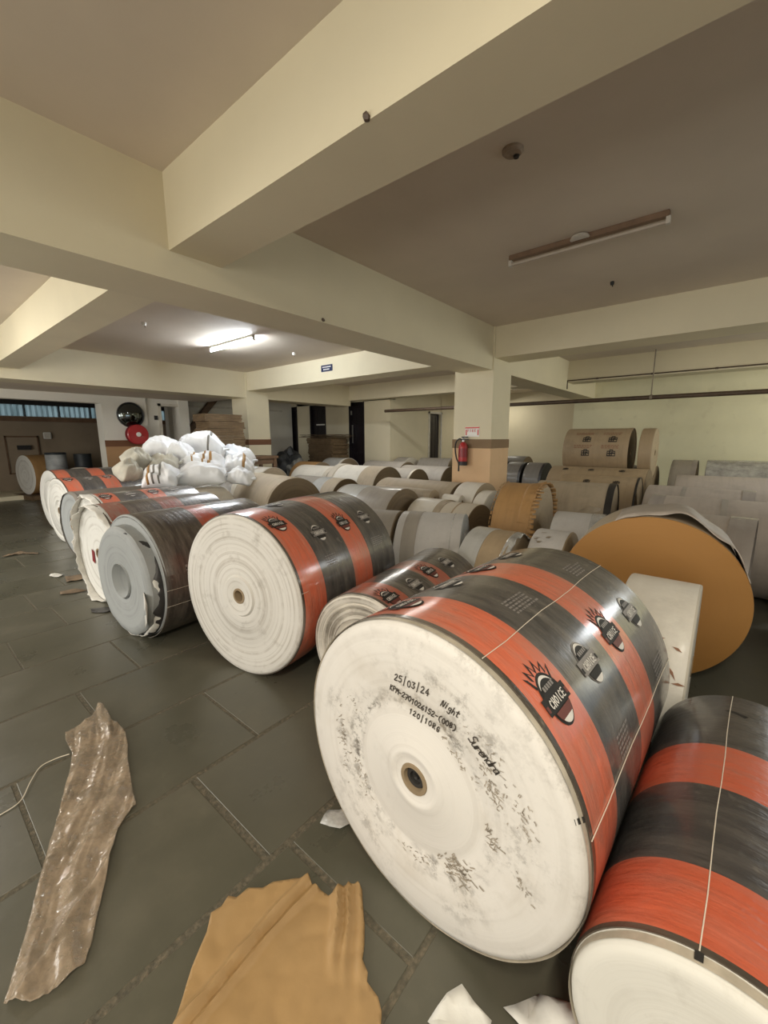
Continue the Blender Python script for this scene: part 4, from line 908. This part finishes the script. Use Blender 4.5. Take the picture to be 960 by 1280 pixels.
sack((3.50, 5.84, 1.09), .48, .32, .34, -34, 'white sack with a short brown label at the lower right of the heap', bands=((.25, .42, 'sack_band'),), tilt=(30, 6))
sack((3.27, 5.42, .97), .36, .26, .22, -50, 'crumpled white sack slumped at the foot of the heap', tilt=(25, 10))
sack((3.07, 6.12, 1.14), .68, .34, .34, -40, 'white sack with looping brown straps in the middle of the heap', bands=((.10, .18, 'sack_band'), (.34, .46, 'sack_band'), (-.35, -.28, 'sack_band')), tilt=(32, 0))
sack((2.25, 6.34, 1.24), .34, .28, .26, 10, 'dirty beige sack at the upper left of the heap', 'sack_beige', tilt=(32, -5))
sack((2.56, 6.24, 1.17), .40, .28, .22, -30, 'flattened beige sack in the heap below the long white one', 'sack_beige', tilt=(25, 0))
sack((2.86, 6.40, 1.32), .36, .28, .26, -45, 'plump white sack wedged in the centre of the heap', tilt=(30, 0))
sack((2.76, 6.74, 1.38), .56, .34, .26, -28, 'long white sack lying at the top left of the heap', tilt=(22, 0))
sack((3.32, 6.64, 1.38), .76, .40, .46, -42, 'biggest white sack on top of the heap', tilt=(28, 4), bands=((.42, .50, 'sack_grey_band'),))
sack((3.92, 6.56, 1.19), .58, .36, .36, -48, 'white sack at the upper right of the heap', tilt=(24, 8))

# ================================================================== BENCH, CARTON STACKS, REFUSE
bn = empty('workbench', (4.85, 8.35, 0)); tag(bn, 'dark wooden workbench before the far column', 'workbench')
box('bench_top', (-.85, -.32, 1.05), (1.0, .34, 1.11), 'wood_brown', bn, bevel=.005); box('apron', (-.8, -.28, .93), (.95, -.25, 1.05), 'wood_brown', bn)
for sx in (-.78, .92):
    for sy in (-.27, .29): box('leg', (sx-.035, sy-.035, 0), (sx+.035, sy+.035, 1.05), 'wood_brown', bn)
box('shelf', (-.75, -.26, .45), (.9, .28, .48), 'wood_brown', bn)
ords = ('lowest', 'second from the bottom', 'third from the bottom', 'third from the top', 'second from the top', 'topmost')
for k in range(6):
    dx = random.uniform(-.03, .03)
    b_ = empty('carton_bundle', (4.62+dx*1.5, 8.34, 1.112+k*.148), R(random.uniform(-3, 3))); tag(b_, 'flat brown carton bundle on the workbench, %s of its stack' % ords[k], 'carton bundle', 'carton bundles on the workbench')
    for q in range(4): box('carton_sheet', (-.40+random.uniform(-.012, .012), -.27, q*.036), (.40+random.uniform(-.012, .012), .27, q*.036+.033), 'carton', b_)
n9 = 9
for k in range(n9):
    dx, dy = random.uniform(-.03, .03), random.uniform(-.05, .05); h = .168
    lab = 'floor' if k == 0 else None
    nm = ('lowest', 'second', 'third', 'fourth', 'fifth', 'sixth', 'seventh', 'eighth', 'uppermost')[k]
    b_ = empty('carton_bundle', (8.80+dx, 9.58+dy, k*h), R(random.uniform(-3, 3))); tag(b_, 'brown carton bundle in the stack by the dark doors, %s layer from the floor' % nm, 'carton bundle', 'carton bundles by the dark doors')
    for q in range(4): box('carton_sheet', (-.34, -.52+random.uniform(-.03, .03), q*.042), (.34, .52+random.uniform(-.03, .03), q*.042+.039), 'carton', b_)
for k in range(3):
    zz = 9*.168+.004+k*.035
    ol = [(8.42+random.uniform(-.06, .06), 8.95), (9.15, 8.85+random.uniform(-.1, .1)), (9.22, 10.30), (8.36, 10.35+random.uniform(-.1, .1))]
    o = sheet('carton_flap', ol, .12, lambda x, y, zz=zz, k=k: zz+.028*abs(nz(x, y, k*3., 3))+.03*max(0, abs(y-9.6)-.45), 'carton', thick=.012)
    tag(o, ('warped carton sheet directly on the stack by the dark doors', 'warped carton sheet between two others on top of the stack', 'uppermost warped carton sheet on the stack by the dark doors')[k], 'carton sheet', 'loose carton sheets on the stack')
def blob(loc, s, mat, label, name='refuse_sack', cat='refuse sack', group='refuse heap before the dark doors'):
    bm = bmesh.new(); bmesh.ops.create_icosphere(bm, subdivisions=4, radius=1.0); sd = random.uniform(0, 99)
    for v in bm.verts:
        q = v.co.normalized(); k = 1+.30*noise.noise(q*1.6+Vector((sd, 0, 0)))+.14*noise.noise(q*4+Vector((0, sd, 0)))+.07*noise.noise(q*9)
        v.co = Vector((q.x*s[0]*k, q.y*s[1]*k, max(-.8*s[2], q.z*s[2]*k)))
    me = bpy.data.meshes.new(name); bm.to_mesh(me); bm.free(); me.materials.append(MAT[mat])
    me.polygons.foreach_set('use_smooth', [True]*len(me.polygons)); me.set_sharp_from_angle(angle=R(35))
    return tag(link(name, me, None, (loc[0], loc[1], loc[2]+.8*s[2])), label, cat, group)
blob((6.75, 10.0, 0), (.45, .42, .62), 'tarp_dark', 'big dark plastic refuse sack heaped before the farthest dark door')
blob((7.75, 10.1, 0), (.40, .45, .66), 'tarp_dark', 'dark plastic refuse sack beside the carton stack')
blob((7.3, 9.12, 0), (.36, .28, .5), 'tarp_grey', 'pale grey plastic refuse sack at the front of the refuse heap')

# ================================================================== THINGS ON THE FLOOR
def kz(x, y):
    g = lambda d, w_: math.exp(-(d/w_)**2)
    d1 = y-.945-.05*(x-.5)+.01*nz(x, y, 1, 6); d2 = (x-.735)*-.67+(y-.74)*.74+.012*nz(x, y, 2, 9)
    z = .006+.016*abs(nz(x, y, 0, 4.5))+.008*abs(nz(x, y, 3, 11))+.0015*nz(x, y, 6, 26)
    z += .020*g(d1, .013)+.014*g(d1+.038, .009)-.004*g(d1+.02, .006)
    m_ = max(0, min(1, (x-.60)/.08))
    z += m_*(.026*g(d2-.055, .013)+.016*g(d2-.02, .009)+.012*g(d2+.02, .010))
    return max(.003, z)
ko = [(.24, .90), (.36, 1.02), (.435, 1.075), (.47, 1.115), (.50, 1.105), (.53, 1.115), (.545, 1.09), (.585, 1.085), (.615, 1.045), (.65, 1.035), (.685, 1.0), (.705, .985), (.735, .955), (.732, .93), (.738, .905), (.742, .86), (.775, .85), (.81, .835), (.835, .815), (.825, .785), (.795, .755), (.755, .71), (.715, .675), (.685, .655), (.675, .625), (.66, .615), (.655, .57), (.64, .545), (.60, .515), (.50, .60), (.36, .72)]
tag(sheet('kraft_paper_sheet', ko, .009, kz, 'kraft_sheet'), 'torn sheet of brown kraft paper lying on the floor in front', 'paper sheet')
def pz(x, y):
    ax = (x-.02)*.42+(y-1.30)*.907; cx = (x-.02)*.907-(y-1.30)*.42
    w_ = cx+.03*math.sin(ax*5)+.012*nz(ax*6, cx*6)
    z = .006+.020*(.5+.5*math.sin(w_*62+3*nz(ax*1.5, cx*2)))*(.3+.9*abs(nz(ax*3, cx*5, 2)))+.014*abs(nz(w_*55, ax*4))+.005*abs(nz(x, y, 5, 40))
    d = (x-.20)*-.62+(y-1.45)*.78
    return z+.016*math.exp(-(d/.014)**2)+.014*max(0, min(1, (ax-.7)/.5))
po = [(.005, 1.335), (.05, 1.28), (.115, 1.262), (.17, 1.27), (.205, 1.32), (.235, 1.385), (.27, 1.45), (.33, 1.56), (.385, 1.665), (.43, 1.705), (.47, 1.725), (.485, 1.80), (.51, 1.90), (.54, 2.02), (.575, 2.12), (.60, 2.23), (.60, 2.33), (.585, 2.38), (.595, 2.47), (.60, 2.56), (.585, 2.60), (.555, 2.54), (.52, 2.49), (.46, 2.47), (.40, 2.45), (.385, 2.38), (.385, 2.27), (.34, 2.13), (.28, 1.98), (.20, 1.80), (.13, 1.62), (.07, 1.47)]
tag(sheet('plastic_film_strip', po, .0085, pz, 'plastic_film'), 'long crumpled strip of clear brownish plastic film on the floor at the left', 'plastic film')
tag(mesh('wire', *tube(bez([(-.02, 2.10, .004), (.10, 2.11, .004), (.17, 2.13, .006), (.22, 2.22, .010), (.27, 2.295, .008), (.33, 2.30, .008), (.375, 2.28, .012)], 8), .0022, 6), 'string_white'), 'thin pale string curling out from under the plastic film strip', 'string')
def scrap(name, outline, mat, label, hgt=.02, cat='paper scrap', sd=0.0):
    cx = sum(p[0] for p in outline)/len(outline); cy = sum(p[1] for p in outline)/len(outline)
    return tag(sheet(name, outline, .03, lambda x, y: .004+hgt*abs(nz(x, y, sd, 7))+hgt*.5*abs(nz(x, y, sd+4, 22)), mat), label, cat)
scrap('paper_scrap', [(.70, .44), (.77, .425), (.805, .40), (.80, .36), (.80, .31), (.74, .30), (.69, .36)], 'paper_scrap', 'crumpled white paper at the foot of the big marked roll, left piece', .06)
scrap('paper_scrap', [(.85, .30), (.90, .255), (.935, .235), (.945, .19), (.94, .13), (.88, .12), (.83, .20)], 'paper_scrap', 'crumpled white paper under the bottom corner roll, right piece', .07, sd=3.)
scrap('film_scrap', [(.90, 1.08), (.96, 1.10), (1.02, 1.04), (1.06, 1.00), (1.02, .96), (.93, 1.0)], 'stretch_film', 'shred of clear film beside the big marked roll on its aisle side', .03, 'film scrap', 2.)
scrap('wrapper_scrap', [(.80, 7.02), (.88, 7.18), (1.02, 7.2), (1.16, 6.95), (1.13, 6.88), (1.0, 7.06), (.9, 7.05)], 'scrap_brown', 'curled brown strip of wrapping on the aisle floor', .03, 'wrapping scrap')
scrap('paper_scrap', [(1.03, 5.72), (1.12, 5.60), (1.06, 5.52), (.99, 5.62)], 'paper_scrap', 'small white paper scrap on the aisle floor beside the torn white roll', .03, sd=8.)
scrap('wrapper_scrap', [(1.10, 5.50), (1.24, 5.45), (1.20, 5.22), (1.06, 5.26)], 'scrap_brown', 'brown wrapping scrap lying before the torn white rolls', .02, 'wrapping scrap', 5.)
scrap('wrapper_scrap', [(.94, 4.98), (1.06, 4.92), (1.14, 4.80), (1.0, 4.82), (.92, 4.88)], 'scrap_brown', 'dark sliver of wrapping on the floor between scraps and the grey-cored roll', .015, 'wrapping scrap', 6.)
scrap('wrapper_scrap', [(1.0, 4.25), (1.10, 4.18), (1.2, 4.06), (1.06, 4.04), (.98, 4.14)], 'torn_dark', 'dark torn film under the grey-cored roll', .012, 'wrapping scrap', 7.)
scrap('carton_scrap', [(1.99, -.40), (2.02, -.02), (2.26, -.03), (2.30, -.32), (2.12, -.45)], 'scrap_brown', 'torn piece of brown carton in the gap before the white reel', .12, 'carton scrap', 9.)
